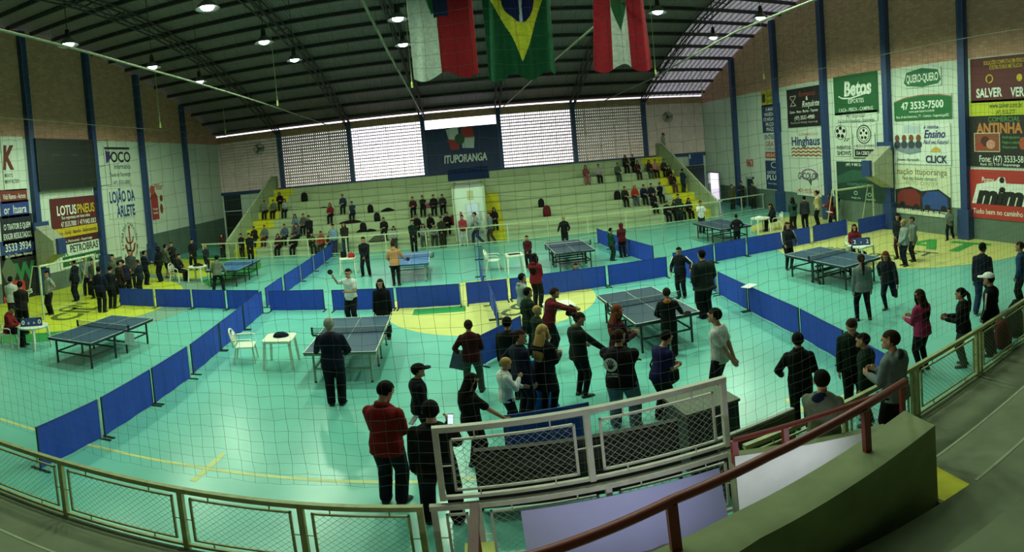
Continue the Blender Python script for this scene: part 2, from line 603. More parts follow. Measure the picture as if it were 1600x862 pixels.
def lamp(x, y, label, z=LZ, f=1.0):
    t = thing('ceiling_lamp', label, 'lamp', (x, y, z), group='bell lamps under the roof')
    h = roof(y) - z
    MB().tube([(0, 0, 0.5), (0, 0, h + 0.02)], 0.014, 6).build('rod', DARKSTEEL, t)
    MB().tube([(0, 0, 0.18), (0, 0, 0.5)], [0.1, 0.07], 10).build('ballast', BLACK, t)
    prof = [(0.10, 0.20), (0.15, 0.15), (0.25, 0.05), (0.34, -0.05), (0.345, -0.05), (0.255, 0.06), (0.155, 0.165), (0.09, 0.21)]
    MB().loft([[V((r * cos(2 * pi * k / 20), r * sin(2 * pi * k / 20), zz)) for k in range(20)] for r, zz in prof], cap=False).build('lamp_shade', SHADE, t, smooth=True)
    MB().sphere((0, 0, -0.0), 0.19, 0.19, 0.11, nu=14).build('bulb', BULB, t, smooth=True)
    ld = bpy.data.lights.new('lamp_light', 'SPOT')
    ld.energy = LAMP_W * f
    ld.color = LAMP_COL
    ld.spot_size = radians(172)
    ld.spot_blend = 0.35
    ld.shadow_soft_size = 0.25
    lo = bpy.data.objects.new('lamp_light', ld)
    COL.objects.link(lo)
    lo.parent = t
    lo.location = (0, 0, -0.16)
    return t


for x, y, w in ((-11.2, 13.2, 'left lamp, the nearest of the three down the left wall'), (-11.5, 18.6, 'left lamp, the middle of the three down the left wall'), (-11.8, 23.2, 'left lamp, the farthest and smallest by the left wall'),
                (-6.35, 13.4, 'lit bell lamp near the top edge left of the flags'), (-6.6, 18.3, 'lit bell lamp above the long pipe left of the flags'), (-6.7, 22.1, 'small lit bell lamp below and right of the one over the long pipe'),
                (-1.8, 17.9, 'upper of the two lit bell lamps beside the white and red flag'), (-2.1, 22.0, 'lower of the two lit bell lamps beside the white and red flag'),
                (7.2, 18.7, 'lit bell lamp just right of the red and white flag'), (11.6, 23.2, 'smaller bell lamp under the pale roof sheets, lower left one'), (11.6, 18.9, 'larger bell lamp under the pale roof sheets, upper right one')):
    lamp(x, y, w, f=0.85 if x < -3 else 1.0)
# the rest of the same row, above the picture's upper edge
for x in (-1.8, 2.7, 7.2, 11.6):
    lamp(x, 13.3, 'bell lamp above the picture edge over the row of near tables')
for x in (-11.2, -6.4, -1.8, 2.7, 7.2, 11.6):
    lamp(x, 8.3, 'bell lamp of the nearest row, above the picture edge', f=0.33)
# ================================================================ TABLE TENNIS TABLES
TT_TOP = mat('#2b4a63', rough=0.45, noise=0.06)
TT_BLUE = mat('#3a6a96', rough=0.45, noise=0.06)
TT_DARK = mat('#33485a', rough=0.45, noise=0.06)
TT_LINE = mat('#c9d6c4', rough=0.6, noise=0)
FRAME_D = mat('#1c2422', rough=0.5)
FRAME_L = mat('#8fa08a', rough=0.5)
NETM = mat('#23323f', rough=0.8, noise=0)
NETB = mat('#27405e', rough=0.8, noise=0)


def tt_table(x, y, a, label, topm=TT_TOP, legm=FRAME_D, net=True, carriage=False, edge=FRAME_D):
    """long axis along local x; playing surface 0.76 m above the floor"""
    t = thing('table_tennis_table', label, 'table tennis table', (x, y, 0), a, 'table tennis tables on the court')
    L, W, H = 1.37, 0.7625, 0.76
    for s in (-1, 1):
        x0, x1 = (0.004, L) if s > 0 else (-L, -0.004)
        mb = MB()
        mb.box(x0, x1, -W, W, H - 0.022, H, topm)
        mb.box(x0, x1, -W, -W + 0.02, H, H + 0.0015, TT_LINE); mb.box(x0, x1, W - 0.02, W, H, H + 0.0015, TT_LINE)
        mb.box(x0, x1, -0.004, 0.004, H, H + 0.0015, TT_LINE)
        xe = s * L
        mb.box(min(xe, xe - s * 0.02), max(xe, xe - s * 0.02), -W, W, H, H + 0.0015, TT_LINE)
        mb.build('tabletop', None, t)
        ap = MB()
        for yy in (-W + 0.03, W - 0.03):
            ap.box(min(s * 0.03, xe - s * 0.03), max(s * 0.03, xe - s * 0.03), yy - 0.02, yy + 0.02, H - 0.08, H - 0.022)
        ap.box(min(xe - s * .01, xe - s * 0.05), max(xe - s * .01, xe - s * 0.05), -W + 0.01, W - 0.01, H - 0.08, H - 0.022)
        ap.build('apron', edge, t)
        for yy in (-W + 0.167, W - 0.167):
            for xx in (s * (L - 0.154), s * (L - 1.127)):
                lg = MB().box(xx - 0.02, xx + 0.02, yy - 0.02, yy + 0.02, 0.03, H - 0.03)
                lo = lg.build('leg', legm, t)
                MB().tube([(xx, yy, 0), (xx, yy, 0.035)], 0.028, 8).build('rubber_foot', BLACK, lo)
            st = MB().box(min(s * (L - 0.154), s * (L - 1.127)), max(s * (L - 0.154), s * (L - 1.127)), yy - 0.014, yy + 0.014, 0.31, 0.35)
            st.build('stretcher', legm, t)
        for xx in (s * (L - 0.154), s * (L - 1.127)):
            MB().box(xx - 0.014, xx + 0.014, -W + 0.167, W - 0.167, 0.31, 0.35).build('stretcher', legm, t)
    if carriage:
        mb = MB()
        for yy in (-W + 0.1, W - 0.1):
            for xx in (-0.1, 0.12):
                mb.box(xx - 0.022, xx + 0.022, yy - 0.02, yy + 0.02, 0.09, H - 0.05)
            mb.box(-0.16, 0.18, yy - 0.02, yy + 0.02, 0.1, 0.16)
        for zz in (0.14, 0.34, 0.52):
            mb.box(-0.03, 0.03, -W + 0.1, W - 0.1, zz, zz + 0.05)
        mb.build('folding_carriage', legm, t)
        for yy in (-W + 0.1, W - 0.1):
            for xx in (-0.15, 0.17):
                MB().tube([(xx, yy - 0.018, 0.05), (xx, yy + 0.018, 0.05)], 0.05, 12).build('wheel', BLACK, t)
    if net:
        mb = MB()
        y0, y1 = -W - 0.1525, W + 0.1525
        k = 46
        for i in range(k + 1):
            yy = y0 + (y1 - y0) * i / k
            mb.box(-0.0015, 0.0015, yy - 0.0025, yy + 0.0025, H + 0.006, H + 0.148)
        for i in range(6):
            zz = H + 0.012 + 0.022 * i
            mb.box(-0.0015, 0.0015, y0, y1, zz - 0.0025, zz + 0.0025)
        n_ = mb.build('net', NETB if topm is not TT_TOP else NETM, t)
        MB().box(-0.004, 0.004, y0, y1, H + 0.138, H + 0.154).build('net_band', TT_LINE, n_)
        MB().box(-0.006, 0.006, y0, y1, H - 0.004, H + 0.012).build('net_cord', BLACK, n_)
        for s in (-1, 1):
            p = MB().box(-0.02, 0.02, s * (W + 0.1525) - 0.02, s * (W + 0.1525) + 0.02, H - 0.03, H + 0.16)
            p.box(-0.025, 0.025, min(s * (W - 0.03), s * (W + 0.15)), max(s * (W - 0.03), s * (W + 0.15)), H - 0.06, H - 0.024)
            p.build('net_post', mat('#1d2b3c', rough=0.4), t)
    return t


tt_table(-9.64, 11.66, 1.544, 'dark table tennis table at far left with a white paper taped to its net post')
tt_table(-2.935, 12.0, 1.599, 'blue-topped table tennis table with pale metal legs, front row centre-left', topm=TT_TOP, legm=FRAME_L, edge=FRAME_L)
tt_table(3.822, 12.15, 1.632, 'dark table tennis table behind the person in a hand-print shirt', topm=TT_DARK)
tt_table(10.175, 13.217, 1.659, 'table tennis table with a rolling undercarriage on the right half of the court', topm=TT_BLUE if False else TT_TOP, carriage=True)
tt_table(-10.48, 22.196, 1.584, 'table tennis table in the far left corner by the round white table', topm=TT_BLUE)
tt_table(-2.57, 21.767, 1.614, 'bright blue table tennis table with pale legs in front of the far stand', topm=mat('#3f74ad', rough=0.45, noise=0.05), legm=FRAME_L, edge=mat('#2a4f8a'))
tt_table(3.698, 21.203, 1.583, 'dark table tennis table with a rolling undercarriage in the far row', topm=TT_DARK, carriage=True)
tt_table(10.761, 21.917, 1.607, 'bare dark table tennis table without a net, far right near the open door', topm=TT_DARK, net=False)
pp = MB().box(-0.14, 0.14, -0.002, 0.002, -0.36, 0)
o = pp.build('paper_sheet', mat('#dfe9ea', rough=0.8, noise=0))
o.location = (-9.64 + 0.95, 11.6, 0.72); o.rotation_euler = (0, 0.08, 0.15)
tag(o, 'white paper sheet hanging from the net post of the far left table', 'paper')

# ================================================================ BLUE COURT DIVIDERS
BLUE = mat('#1d43b0', rough=0.75, noise=0.08, scale=3)
POSTM = mat('#9fb0a4', rough=0.5)


def barrier(p, q, label, h=0.72, group='blue cloth court dividers', whitepost=False, lie=0):
    p, q = V((*p, 0)), V((*q, 0))
    d = q - p
    ln = d.length
    t = thing('court_divider', label, 'barrier', p, atan2(d.y, d.x), group)
    g = 0.02
    mb = MB()
    N = 8
    rings = []
    for i in range(N + 1):
        xx = g + (ln - 2 * g) * i / N
        w = 0.012 * sin(i * 1.7 + ln * 3)
        rings.append([V((xx, w - 0.006, 0.035)), V((xx, w + 0.006, 0.035)), V((xx, 0.006, h)), V((xx, -0.006, h))])
    mb.loft(rings)
    mb.build('cloth_panel', BLUE, t)
    for xx in (g, ln - g):
        wp = whitepost and xx > g
        MB().box(xx - (0.02 if wp else 0.01), xx + (0.02 if wp else 0.01), -0.015, 0.015, 0.0, h + 0.01).build('post', POSTM if wp else mat('#26344f', noise=0), t)
        MB().box(xx - 0.02, xx + 0.02, -0.2, 0.2, 0.0, 0.022).build('foot', FRAME_D, t)
    MB().box(g, ln - g, -0.01, 0.01, h - 0.006, h + 0.008).build('top_bar', mat('#1a2f7a', noise=0), t)
    return t


def run(pts, names, whites=(), h=0.72):
    for i, (a, b) in enumerate(zip(pts, pts[1:])):
        d = (V(b) - V(a)).normalized() * 0.03
        barrier((a[0] + d.x, a[1] + d.y), (b[0] - d.x, b[1] - d.y), names % ORD[i], whitepost=i in whites, h=h)


ORD = ['first', 'second', 'third', 'fourth', 'fifth', 'sixth', 'seventh', 'eighth', 'ninth']
run([(-6.22, 5.66), (-6.2, 7.22), (-6.28, 8.95), (-6.36, 10.62)], '%s blue divider from the near railing in the left lengthwise line', (0, 2), h=0.82)
run([(-6.42, 10.8), (-6.62, 12.7), (-6.8, 14.7), (-6.98, 16.7)], '%s blue divider beyond the gap, beside the empty white armchair', h=0.78)
run([(-7.12, 17.35), (-7.2, 19.35)], '%s blue divider just behind the left crossing of the dividers')
run([(-7.22, 19.6), (-7.24, 21.8), (-7.3, 24.0), (-7.38, 26.1), (-7.45, 28.05)], '%s blue divider of the left line towards the far stand', (0, 1, 2))
run([(-13.1, 17.05), (-11.45, 17.1), (-9.9, 17.15), (-8.5, 17.1), (-7.2, 17.05)], '%s blue divider from the left end in the row behind the left table', (0,))
run([(-6.85, 16.92), (-4.88, 16.92)], '%s blue divider right of the left crossing, before a gap')
run([(-4.66, 16.8), (-2.57, 16.7), (-0.5, 16.62)], '%s blue divider from the gap, behind the centre-left table', (1,))
run([(-0.4, 16.65), (0.95, 16.7), (1.55, 16.75)], '%s blue divider lying across the centre circle')
run([(1.72, 16.85), (4.15, 16.98), (6.3, 17.08)], '%s blue divider behind the centre-right table')
run([(6.62, 17.5), (8.5, 18.05), (9.95, 18.2), (13.1, 18.32)], '%s blue divider running right from behind the big bearded man', (2,))
run([(13.2, 18.35), (15.3, 18.55)], '%s blue divider in front of the queue by the right wall', (0,))
run([(15.5, 18.12), (17.35, 18.25)], '%s blue divider before the right goal frame, nearest the right wall')
run([(-0.1, 11.33), (0.95, 12.62)], '%s slanting blue divider beside the person in the dark red shirt')
run([(0.42, 13.0), (0.42, 14.8), (0.32, 16.4)], '%s blue divider of the central line inside the centre circle')
run([(0.2, 17.3), (0.14, 20.6), (0.18, 24.2), (0.22, 27.9)], '%s blue divider seen end-on behind the centre circle')
run([(6.66, 17.1), (6.8, 15.95), (6.72, 14.2)], '%s blue divider behind the big bearded man before the white pole', (1,))
run([(6.7, 14.1), (6.62, 12.2), (6.52, 9.7), (6.3, 7.9), (6.03, 6.45)], '%s blue divider from the white pole in the right lengthwise line')
run([(6.55, 19.2), (6.2, 21.4), (6.0, 23.4), (5.85, 25.3)], '%s blue divider of the right line towards the far stand')
run([(0.12, 7.45), (1.45, 7.55)], '%s short blue divider standing behind the raised mesh panel')
# clipboard resting on a divider
o = MB().box(-0.2, 0.2, -0.13, 0.13, 0, 0.012).build('score_sheet', mat('#dfe8e0', noise=0, rough=0.8))
o.location = (6.6, 12.05, 0.735); o.rotation_euler = (0, 0, 0.5)
tag(o, 'white score sheet lying on top of the right blue divider', 'paper')

# ================================================================ WHITE PLASTIC FURNITURE
PLA = mat('#dfe5d0', rough=0.45, noise=0.04)


def chair(x, y, rz, label):
    """monobloc armchair facing local +y"""
    t = thing('plastic_chair', label, 'chair', (x, y, 0), rz, 'white plastic chairs')
    mb = MB()
    mb.loft([[V((sx * (0.245 + 0.02 * k), yy, 0.42 + zz)) for sx, zz in ((-1, -0.012), (1, -0.012), (1, 0.012), (-1, 0.012))] for k, yy in ((0, -0.21), (0.6, 0), (1, 0.2), (1, 0.23))])
    mb.build('seat', PLA, t)
    # curved back: outer loop and a lattice
    B = MB()
    arc = [V((0.275 * cos(a), -0.24 - 0.05 * abs(sin(a)) - 0.07 * max(0, sin(a)), 0.44 + 0.42 * sin(a) ** 0.7 if sin(a) > 0 else 0.44)) for a in [pi * i / 12 for i in range(13)]]
    B.tube(arc, 0.022, 6)
    for k in range(-2, 3):
        B.tube([(k * 0.08 - 0.08, -0.235, 0.46), (k * 0.075 + 0.06, -0.31, 0.8 - 0.03 * abs(k))], 0.010, 5)
        B.tube([(k * 0.08 + 0.08, -0.235, 0.46), (k * 0.075 - 0.06, -0.31, 0.8 - 0.03 * abs(k))], 0.010, 5)
    B.tube([(-0.2, -0.24, 0.5), (0.2, -0.24, 0.5)], 0.016, 5)
    B.build('backrest', PLA, t, smooth=True)
    for s in (-1, 1):
        MB().loft([[V((s * 0.285 + dx, yy, zz + dz)) for dx, dz in ((-0.025, -0.012), (0.025, -0.012), (0.025, 0.012), (-0.025, 0.012))] for yy, zz in ((-0.24, 0.63), (-0.1, 0.645), (0.15, 0.64), (0.22, 0.6), (0.235, 0.43))]).build('armrest', PLA, t)
        MB().loft([[V((s * (0.21 + 0.05 * k) + dx, 0.2 + 0.05 * k + dy, 0.42 * (1 - k))) for dx, dy in ((-0.025, -0.02), (0.025, -0.02), (0.025, 0.02), (-0.025, 0.02))] for k in (0, 0.5, 1)]).build('leg', PLA, t)
        MB().loft([[V((s * (0.2 + 0.05 * k) + dx, -0.2 - 0.08 * k + dy, 0.42 * (1 - k))) for dx, dy in ((-0.025, -0.02), (0.025, -0.02), (0.025, 0.02), (-0.025, 0.02))] for k in (0, 0.5, 1)]).build('leg', PLA, t)
    return t


def ptable(x, y, rz, label, rnd=False, w=0.7):
    t = thing('plastic_table', label, 'table', (x, y, 0), rz, 'white plastic tables')
    mb = MB()
    if rnd:
        mb.loft([[V((r * cos(2 * pi * k / 28), r * sin(2 * pi * k / 28), zz)) for k in range(28)] for r, zz in ((0.43, 0.66), (0.45, 0.69), (0.46, 0.715), (0.44, 0.72))])
        P = 0.3
    else:
        h = w / 2
        c = 0.06
        ring = lambda r, z: [V((sx * r, sy * (r - c), z)) if f else V((sx * (r - c), sy * r, z)) for sx, sy, f in ((1, -1, 1), (1, 1, 1), (1, 1, 0), (-1, 1, 0), (-1, 1, 1), (-1, -1, 1), (-1, -1, 0), (1, -1, 0))]
        mb.loft([ring(h - .02, 0.65), ring(h, 0.67), ring(h, 0.715), ring(h - .015, 0.72)])
        P = h - 0.06
    mb.build('tabletop', PLA, t)
    for sx in (-1, 1):
        for sy in (-1, 1):
            MB().loft([[V((sx * (P + 0.05 * k) + dx, sy * (P + 0.05 * k) + dy, 0.67 * (1 - k))) for dx, dy in ((-0.03, -0.02), (0.03, -0.02), (0.03, 0.02), (-0.03, 0.02))] for k in (0, 1)]).build('leg', PLA, t)
    return t


chair(-5.6, 12.05, radians(-75), 'empty white plastic armchair beside the left blue divider')
ptable(-4.62, 11.85, 0.1, 'square white plastic table with a dark jacket on it beside the empty armchair')
chair(-12.87, 10.98, radians(-60), 'white plastic armchair under the person in the red jacket at far left')
ptable(-11.95, 11.25, 0, 'round white plastic table with a blue scoreboard at far left', rnd=True)
chair(-13.55, 22.3, radians(-90), 'white plastic armchair at the round table in the far left corner')
ptable(-12.4, 22.3, 0, 'round white plastic table in the far left corner with a dark bag on it', rnd=True)
ptable(-5.5, 23.2, 0.1, 'white plastic table with a black bag and a red jacket beside the left divider')
chair(0.72, 21.6, radians(-100), 'empty white plastic armchair right of the central divider')
ptable(1.5, 20.9, 0.1, 'white plastic table holding a dark clipboard in front of the referee in dark red')
ptable(13.05, 22.35, 0, 'round white plastic table with papers near the open door', rnd=True)
chair(13.9, 22.34, radians(75), 'white plastic armchair under the seated person near the open door')
ptable(12.0, 13.9, 0.15, 'square white plastic table with a numbered scoreboard on the right of the court')
chair(12.42, 14.78, radians(150), 'white plastic armchair under the seated girl in the red jacket')
ptable(1.95, 13.2, 0.1, 'square white plastic table behind the woman with a scarf', w=0.72)

# score flip boards
def flip(x, y, z, rz, digits, label):
    t = thing('flip_scoreboard', label, 'scoreboard', (x, y, z), rz)
    MB().prism([(-0.32, 0.1, 0), (-0.32, -0.1, 0), (-0.32, 0, 0.25)], (0.64, 0, 0)).build('stand', mat('#1f3a72', rough=0.5), t)
    n = len(digits)
    for i, (ch, big) in enumerate(digits):
        xx = -0.32 + 0.64 * (i + 0.5) / n
        hh = 0.2 if big else 0.11
        ww = 0.06
        MBd = MB()
        MBd.add([(xx - ww, -0.075 - 0.012, 0.05), (xx + ww, -0.075 - 0.012, 0.05), (xx + ww, -0.012, 0.05 + hh), (xx - ww, -0.012, 0.05 + hh)], [(0, 1, 2, 3)])
        c_ = MBd.build('card', mat('#152650', noise=0), t)
        tx = text_obj('digit', ch, hh * 0.95, mat('#e6ece6', noise=0), t, bold=0.012)
        tx.location = (xx, -0.086, 0.065)
        tx.rotation_euler = (radians(68), 0, 0)
    return t


def text_obj(name, s, size, m, parent=None, bold=0.0, align='CENTER', shear=0.0, width=None):
    cu = bpy.data.curves.new(name, 'FONT')
    cu.body = s
    cu.size = size
    cu.align_x = align
    cu.offset = bold * size
    cu.shear = shear
    cu.resolution_u = 3
    ob = bpy.data.objects.new(name, cu)
    COL.objects.link(ob)
    bpy.context.view_layer.update()
    me = bpy.data.meshes.new_from_object(ob.evaluated_get(bpy.context.evaluated_depsgraph_get()))
    COL.objects.unlink(ob)
    bpy.data.objects.remove(ob)
    bpy.data.curves.remove(cu)
    me.materials.clear()
    if m: me.materials.append(m)
    o = bpy.data.objects.new(name, me)
    COL.objects.link(o)
    if parent is not None: o.parent = parent
    if width:
        xs = [v.co.x for v in me.vertices]
        k = width / max(1e-6, max(xs) - min(xs))
        for v in me.vertices: v.co.x *= k
    return o


flip(-11.95, 11.2, 0.72, 0.75, [('0', 1), ('0', 0), ('0', 0), ('0', 1)], 'blue flip scoreboard showing zeros on the far left round table')
flip(12.0, 13.9, 0.72, -0.6, [('2', 1), ('1', 0), ('2', 1)], 'blue flip scoreboard showing 2 1 2 on the right square table')

# goals
GOAL = mat('#b9c79c', rough=0.5)


def goal(p, q, back, label):
    t = thing('futsal_goal', label, 'goal')
    p, q, b = V((*p, 0)), V((*q, 0)), V((*back, 0))
    up = V((0, 0, 2.05))
    for s in (p, q):
        MB().tube([s, s + up], 0.045, 8).build('goal_post', GOAL, t)
        MB().tube([s + up, s + b * 0.35 + up, s + b], 0.025, 6).build('net_support', GOAL, t)
    MB().tube([p + up, q + up], 0.045, 8).build('crossbar', GOAL, t)
    MB().tube([p + b, q + b], 0.022, 6).build('ground_bar', GOAL, t)
    return t


goal((-14.4, 14.15), (-14.35, 17.25), (-1.0, 0), 'pale goal frame on the yellow goal area by the left wall')
goal((14.9, 18.75), (17.15, 18.85), (0.25, 1.2), 'pale goal frame pushed aside behind the blue divider by the right wall')

# roof pipes, rods, cables
PIPE = mat('#69745a', rough=0.5, metal=0.2)
tag(MB().tube([(-7.4, 3.0, 8.0), (-8.2, 12, 8.0), (-8.75, 22.5, 8.0), (-9.2, YF - 0.06, 7.75)], 0.036, 8).build('net_pipe', PIPE), 'long pale pipe crossing the roof space above the left tables', 'pipe')
tag(MB().tube([(-1.4, 3, 8.0), (-1.7, 10, 8.0), (-2.0, 16, 8.0), (-2.7, YF - 0.06, 7.75)], 0.036, 8).build('net_pipe', PIPE), 'long pale pipe running to the far wall left of the flags', 'pipe')
tag(MB().tube([(3.9, 3, 8.0), (3.8, 14.5, 8.0), (3.4, 24, 8.0), (2.6, YF - 0.06, 7.75)], 0.036, 8).build('net_pipe', PIPE), 'long pale pipe passing behind the green and yellow flag', 'pipe')
tag(MB().tube([(8.0, 3, 8.0), (8.4, 15.3, 8.0), (9.7, 26, 8.0), (9.6, YF - 0.06, 7.75)], 0.036, 8).build('net_pipe', PIPE), 'long pale pipe right of the red and white flag', 'pipe')
for x0, x1, w in ((-15.2, -15.9, 'left'), (14.8, 16.3, 'right')):
    tag(MB().tube([(x0, 4.6, 7.9), (x1, 20, 7.8), (x1, YF - 0.06, 7.7)], 0.014, 5).build('suspension_cable', PIPE), 'thin pale cable stretched along the %s brick gable' % w, 'cable')
for x, y, w in ((-15.7, 25.6, 'left cable'), (-8.85, 25.6, 'long left pipe'), (-2.15, 25.0, 'pipe left of the flags'), (3.3, 25.2, 'pipe behind the flags'), (9.65, 26.0, 'pipe right of the flags'), (16.2, 26.4, 'right cable'), (-15.8, 34.2, 'far end of the left cable'), (15.9, 34.0, 'far end of the right cable')):
    t = thing('hanging_rod', 'thin pale rod hanging from the roof to the %s' % w, 'rod', (x, y, 0), group='rods hanging from the roof')
    zb = 8.07 if 'cable' not in w else 7.86
    MB().tube([(0, 0, zb), (0, 0, roof(y))], 0.018, 6).build('rod', mat('#a7b98a'), t)
    MB().tube([(0, 0, zb), (0, 0, zb + 0.28)], 0.05, 8).build('clamp', mat('#b9c96a'), t)
# ================================================================ RAILINGS
RAILM = mat('#98a070', rough=0.55, noise=0.25, scale=9)
RAILW = mat('#aead9c', rough=0.5, noise=0.16, scale=9)
WIRE = mat('#7f8c6c', rough=0.6, noise=0)
WIREW = mat('#9c9e90', rough=0.6, noise=0)


def mesh_panel(mb, w, h, cell, r, origin=(0, 0, 0)):
    """diamond wire mesh in the local x-z plane"""
    ox, oy, oz = origin
    k = -h
    while k < w:
        for s in (1, -1):
            x0, x1 = (k, k + h) if s > 0 else (k + h, k)
            a, b = V((x0, 0, 0)), V((x1, 0, h))
            d = b - a
            t0, t1 = 0.0, 1.0
            if d.x > 0:
                t0, t1 = max(t0, (0 - a.x) / d.x), min(t1, (w - a.x) / d.x)
            else:
                t0, t1 = max(t0, (w - a.x) / d.x), min(t1, (0 - a.x) / d.x)
            if t1 - t0 > 0.02:
                p, q = a + d * t0, a + d * t1
                off = 0.003 * s
                mb.tube([(p.x + ox, oy + off, p.z + oz), (q.x + ox, oy + off, q.z + oz)], r, 4, cap=False)
        k += cell * 1.4142


def rail(p, q, posts, label, z0=0.0, h=0.98, m=RAILM, wire=WIRE, cell=0.06, wr=0.0022, name='guard_railing', inner=True, both=False, gap=0.07, low=0.1, rr=0.032, fine=True, group=None):
    p, q = V((*p, z0)), V((*q, z0))
    d = q - p
    ln = d.length
    t = thing(name, label, 'railing', p, atan2(d.y, d.x), group)
    MB().box(0, ln, -rr, rr, h - 2 * rr, h).build('top_rail', m, t)
    MB().box(0, ln, -0.022, 0.022, low - 0.04, low).build('bottom_rail', m, t)
    for x in posts:
        MB().box(x - 0.03, x + 0.03, -0.03, 0.03, 0, h - 2 * rr).build('post', m, t)
    if not inner:
        return t
    xs = sorted(posts)
    for a, b in zip(xs, xs[1:]):
        x0, x1, z0_, z1 = a + 0.03 + gap, b - 0.03 - gap, low + 0.06, h - 2 * rr - gap
        if x1 - x0 < 0.1:
            continue
        f = MB()
        for u0, u1, v0, v1 in ((x0, x1, z1 - 0.025, z1), (x0, x1, z0_, z0_ + 0.025), (x0, x0 + 0.025, z0_, z1), (x1 - 0.025, x1, z0_, z1)):
            f.box(u0, u1, -0.012, 0.012, v0, v1)
        for zz in ((z0_ + z1) / 2,):
            f.box(a + 0.03, x0, -0.006, 0.006, zz - 0.006, zz + 0.006); f.box(x1, b - 0.03, -0.006, 0.006, zz - 0.006, zz + 0.006)
        xm = (x0 + x1) / 2
        for xx in (xm - (x1 - x0) * .3, xm + (x1 - x0) * .3):
            f.box(xx - 0.006, xx + 0.006, -0.006, 0.006, z1, h - 2 * rr); f.box(xx - 0.006, xx + 0.006, -0.006, 0.006, low, z0_)
        fo = f.build('panel_frame', m, t)
        w = MB()
        mesh_panel(w, x1 - x0, z1 - z0_, cell, wr, (x0, 0, z0_))
        w.build('wire_mesh', wire, fo)
    return t


# near railing: left run, middle run below the raised panel, right run
rail((-12.2, 4.72), (-0.72, 4.9), [0.0, 1.9, 3.75, 5.55, 7.3, 8.98, 10.3, 11.45], 'cream mesh railing along the lower left edge of the near stand')
rail((-0.66, 4.9), (2.49, 5.05), [0.04, 0.45, 1.7, 3.1], 'white mesh railing behind the hanging lavender banner', m=RAILW, wire=WIREW, cell=0.06, wr=0.0024)
rail((2.58, 5.07), (9.6, 5.86), [0.04, 1.55, 2.98, 3.09, 4.85, 4.98, 6.9], 'cream mesh railing along the right side of the near stand')
rail((-0.56, 4.97), (2.44, 5.13), [0.03, 1.47, 2.97], 'raised white mesh barrier panel above the near railing', z0=1.0, h=0.93, m=RAILW, wire=WIREW, cell=0.06, wr=0.0024, low=0.05, gap=0.09)
# low railing along the foot of the far stand
t = rail((-15.4, 28.45), (14.1, 28.45), [0.1 + 2.14 * i for i in range(14)], 'long pale railing along the foot of the far stand', h=1.0, m=mat('#b7c79a', rough=0.5), inner=False, low=0.12)
# court-side fence by the door
rail((14.15, 29.0), (17.6, 29.5), [0.03, 1.7, 3.4], 'short pale railing beside the open door', h=1.0, m=mat('#a9b9a0'), inner=False)

# red handrails of the stair well
RED = mat('#742620', rough=0.45, noise=0.12)
t = thing('red_handrail', 'dark red handrail sweeping over the concrete parapet in the foreground', 'handrail')
r1 = [(3.66, 3.66, 2.0), (2.95, 3.55, 1.99), (1.92, 3.38, 1.99), (1.07, 3.17, 2.0), (0.23, 2.86, 2.0), (-0.2, 2.7, 2.0)]
MB().tube(r1, 0.043, 8).build('rail', RED, t, smooth=True)
for p in ((3.0, 3.52), (1.05, 3.15), (2.1, 3.4)):
    if p[0] != 2.1:
        MB().box(p[0] - 0.035, p[0] + 0.035, p[1] - 0.025, p[1] + 0.025, 1.49, 1.98).build('post', RED, t)
t = thing('red_handrail', 'thinner dark red handrail above the white sheet, joining the front handrail', 'handrail')
MB().tube([(4.3, 4.31, 1.5), (3.36, 4.38, 1.5), (2.17, 4.47, 1.5)], 0.03, 8).build('rail', RED, t)
MB().tube([(4.3, 4.31, 1.5), (3.72, 3.73, 1.95)], 0.03, 8).build('end_rail', RED, t)
for p in ((2.17, 4.47), (2.72, 4.43), (4.25, 4.32)):
    MB().box(p[0] - 0.03, p[0] + 0.03, p[1] - 0.025, p[1] + 0.025, 1.2 if p[0] < 4 else 0.9, 1.49).build('post', RED, t)
t = thing('red_handrail', 'dark red handrail seen end-on left of the lavender banner', 'handrail')
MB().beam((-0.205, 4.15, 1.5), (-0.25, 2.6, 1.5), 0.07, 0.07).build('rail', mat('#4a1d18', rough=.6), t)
for y in (4.0, 3.0):
    MB().box(-0.25, -0.19, y - 0.03, y + 0.03, 0.42, 1.47).build('post', RED, t)

# concrete parapet and low wall of the stair well
PARM = mat('#747e59', rough=0.85, noise=0.2, scale=3, bump=0.2)
mb = MB()
mb.prism([(3.78, 3.40, -0.1), (3.82, 3.86, -0.1), (1.55, 3.38, -0.1), (0.15, 2.98, -0.1), (0.15, 2.5, -0.1), (1.59, 3.0, -0.1)][::-1], (0, 0, 1.6))
struct(mb.build('parapet', PARM))
struct(MB().prism([(2.14, 4.45, -0.1), (4.05, 4.33, -0.1), (4.05, 4.33, 0.98), (2.14, 4.45, 1.3)], (0.008, 0.13, 0)).build('stair_well_wall', PARM))
mb = MB()
YST = mat('#b9c04a', rough=0.8, noise=0.15)
for i in range(4):
    mb.box(-0.2, 0.75, 4.1 - 0.28 * i, 4.4 - 0.28 * i, -0.25, 0.05 + 0.16 * i)
struct(mb.build('stair_steps', YST))
struct(MB().box(-0.35, -0.1, 3.2, 4.5, -0.25, 0.75).build('stair_side_wall', mat('#b5bf62', rough=0.8, noise=0.15)))

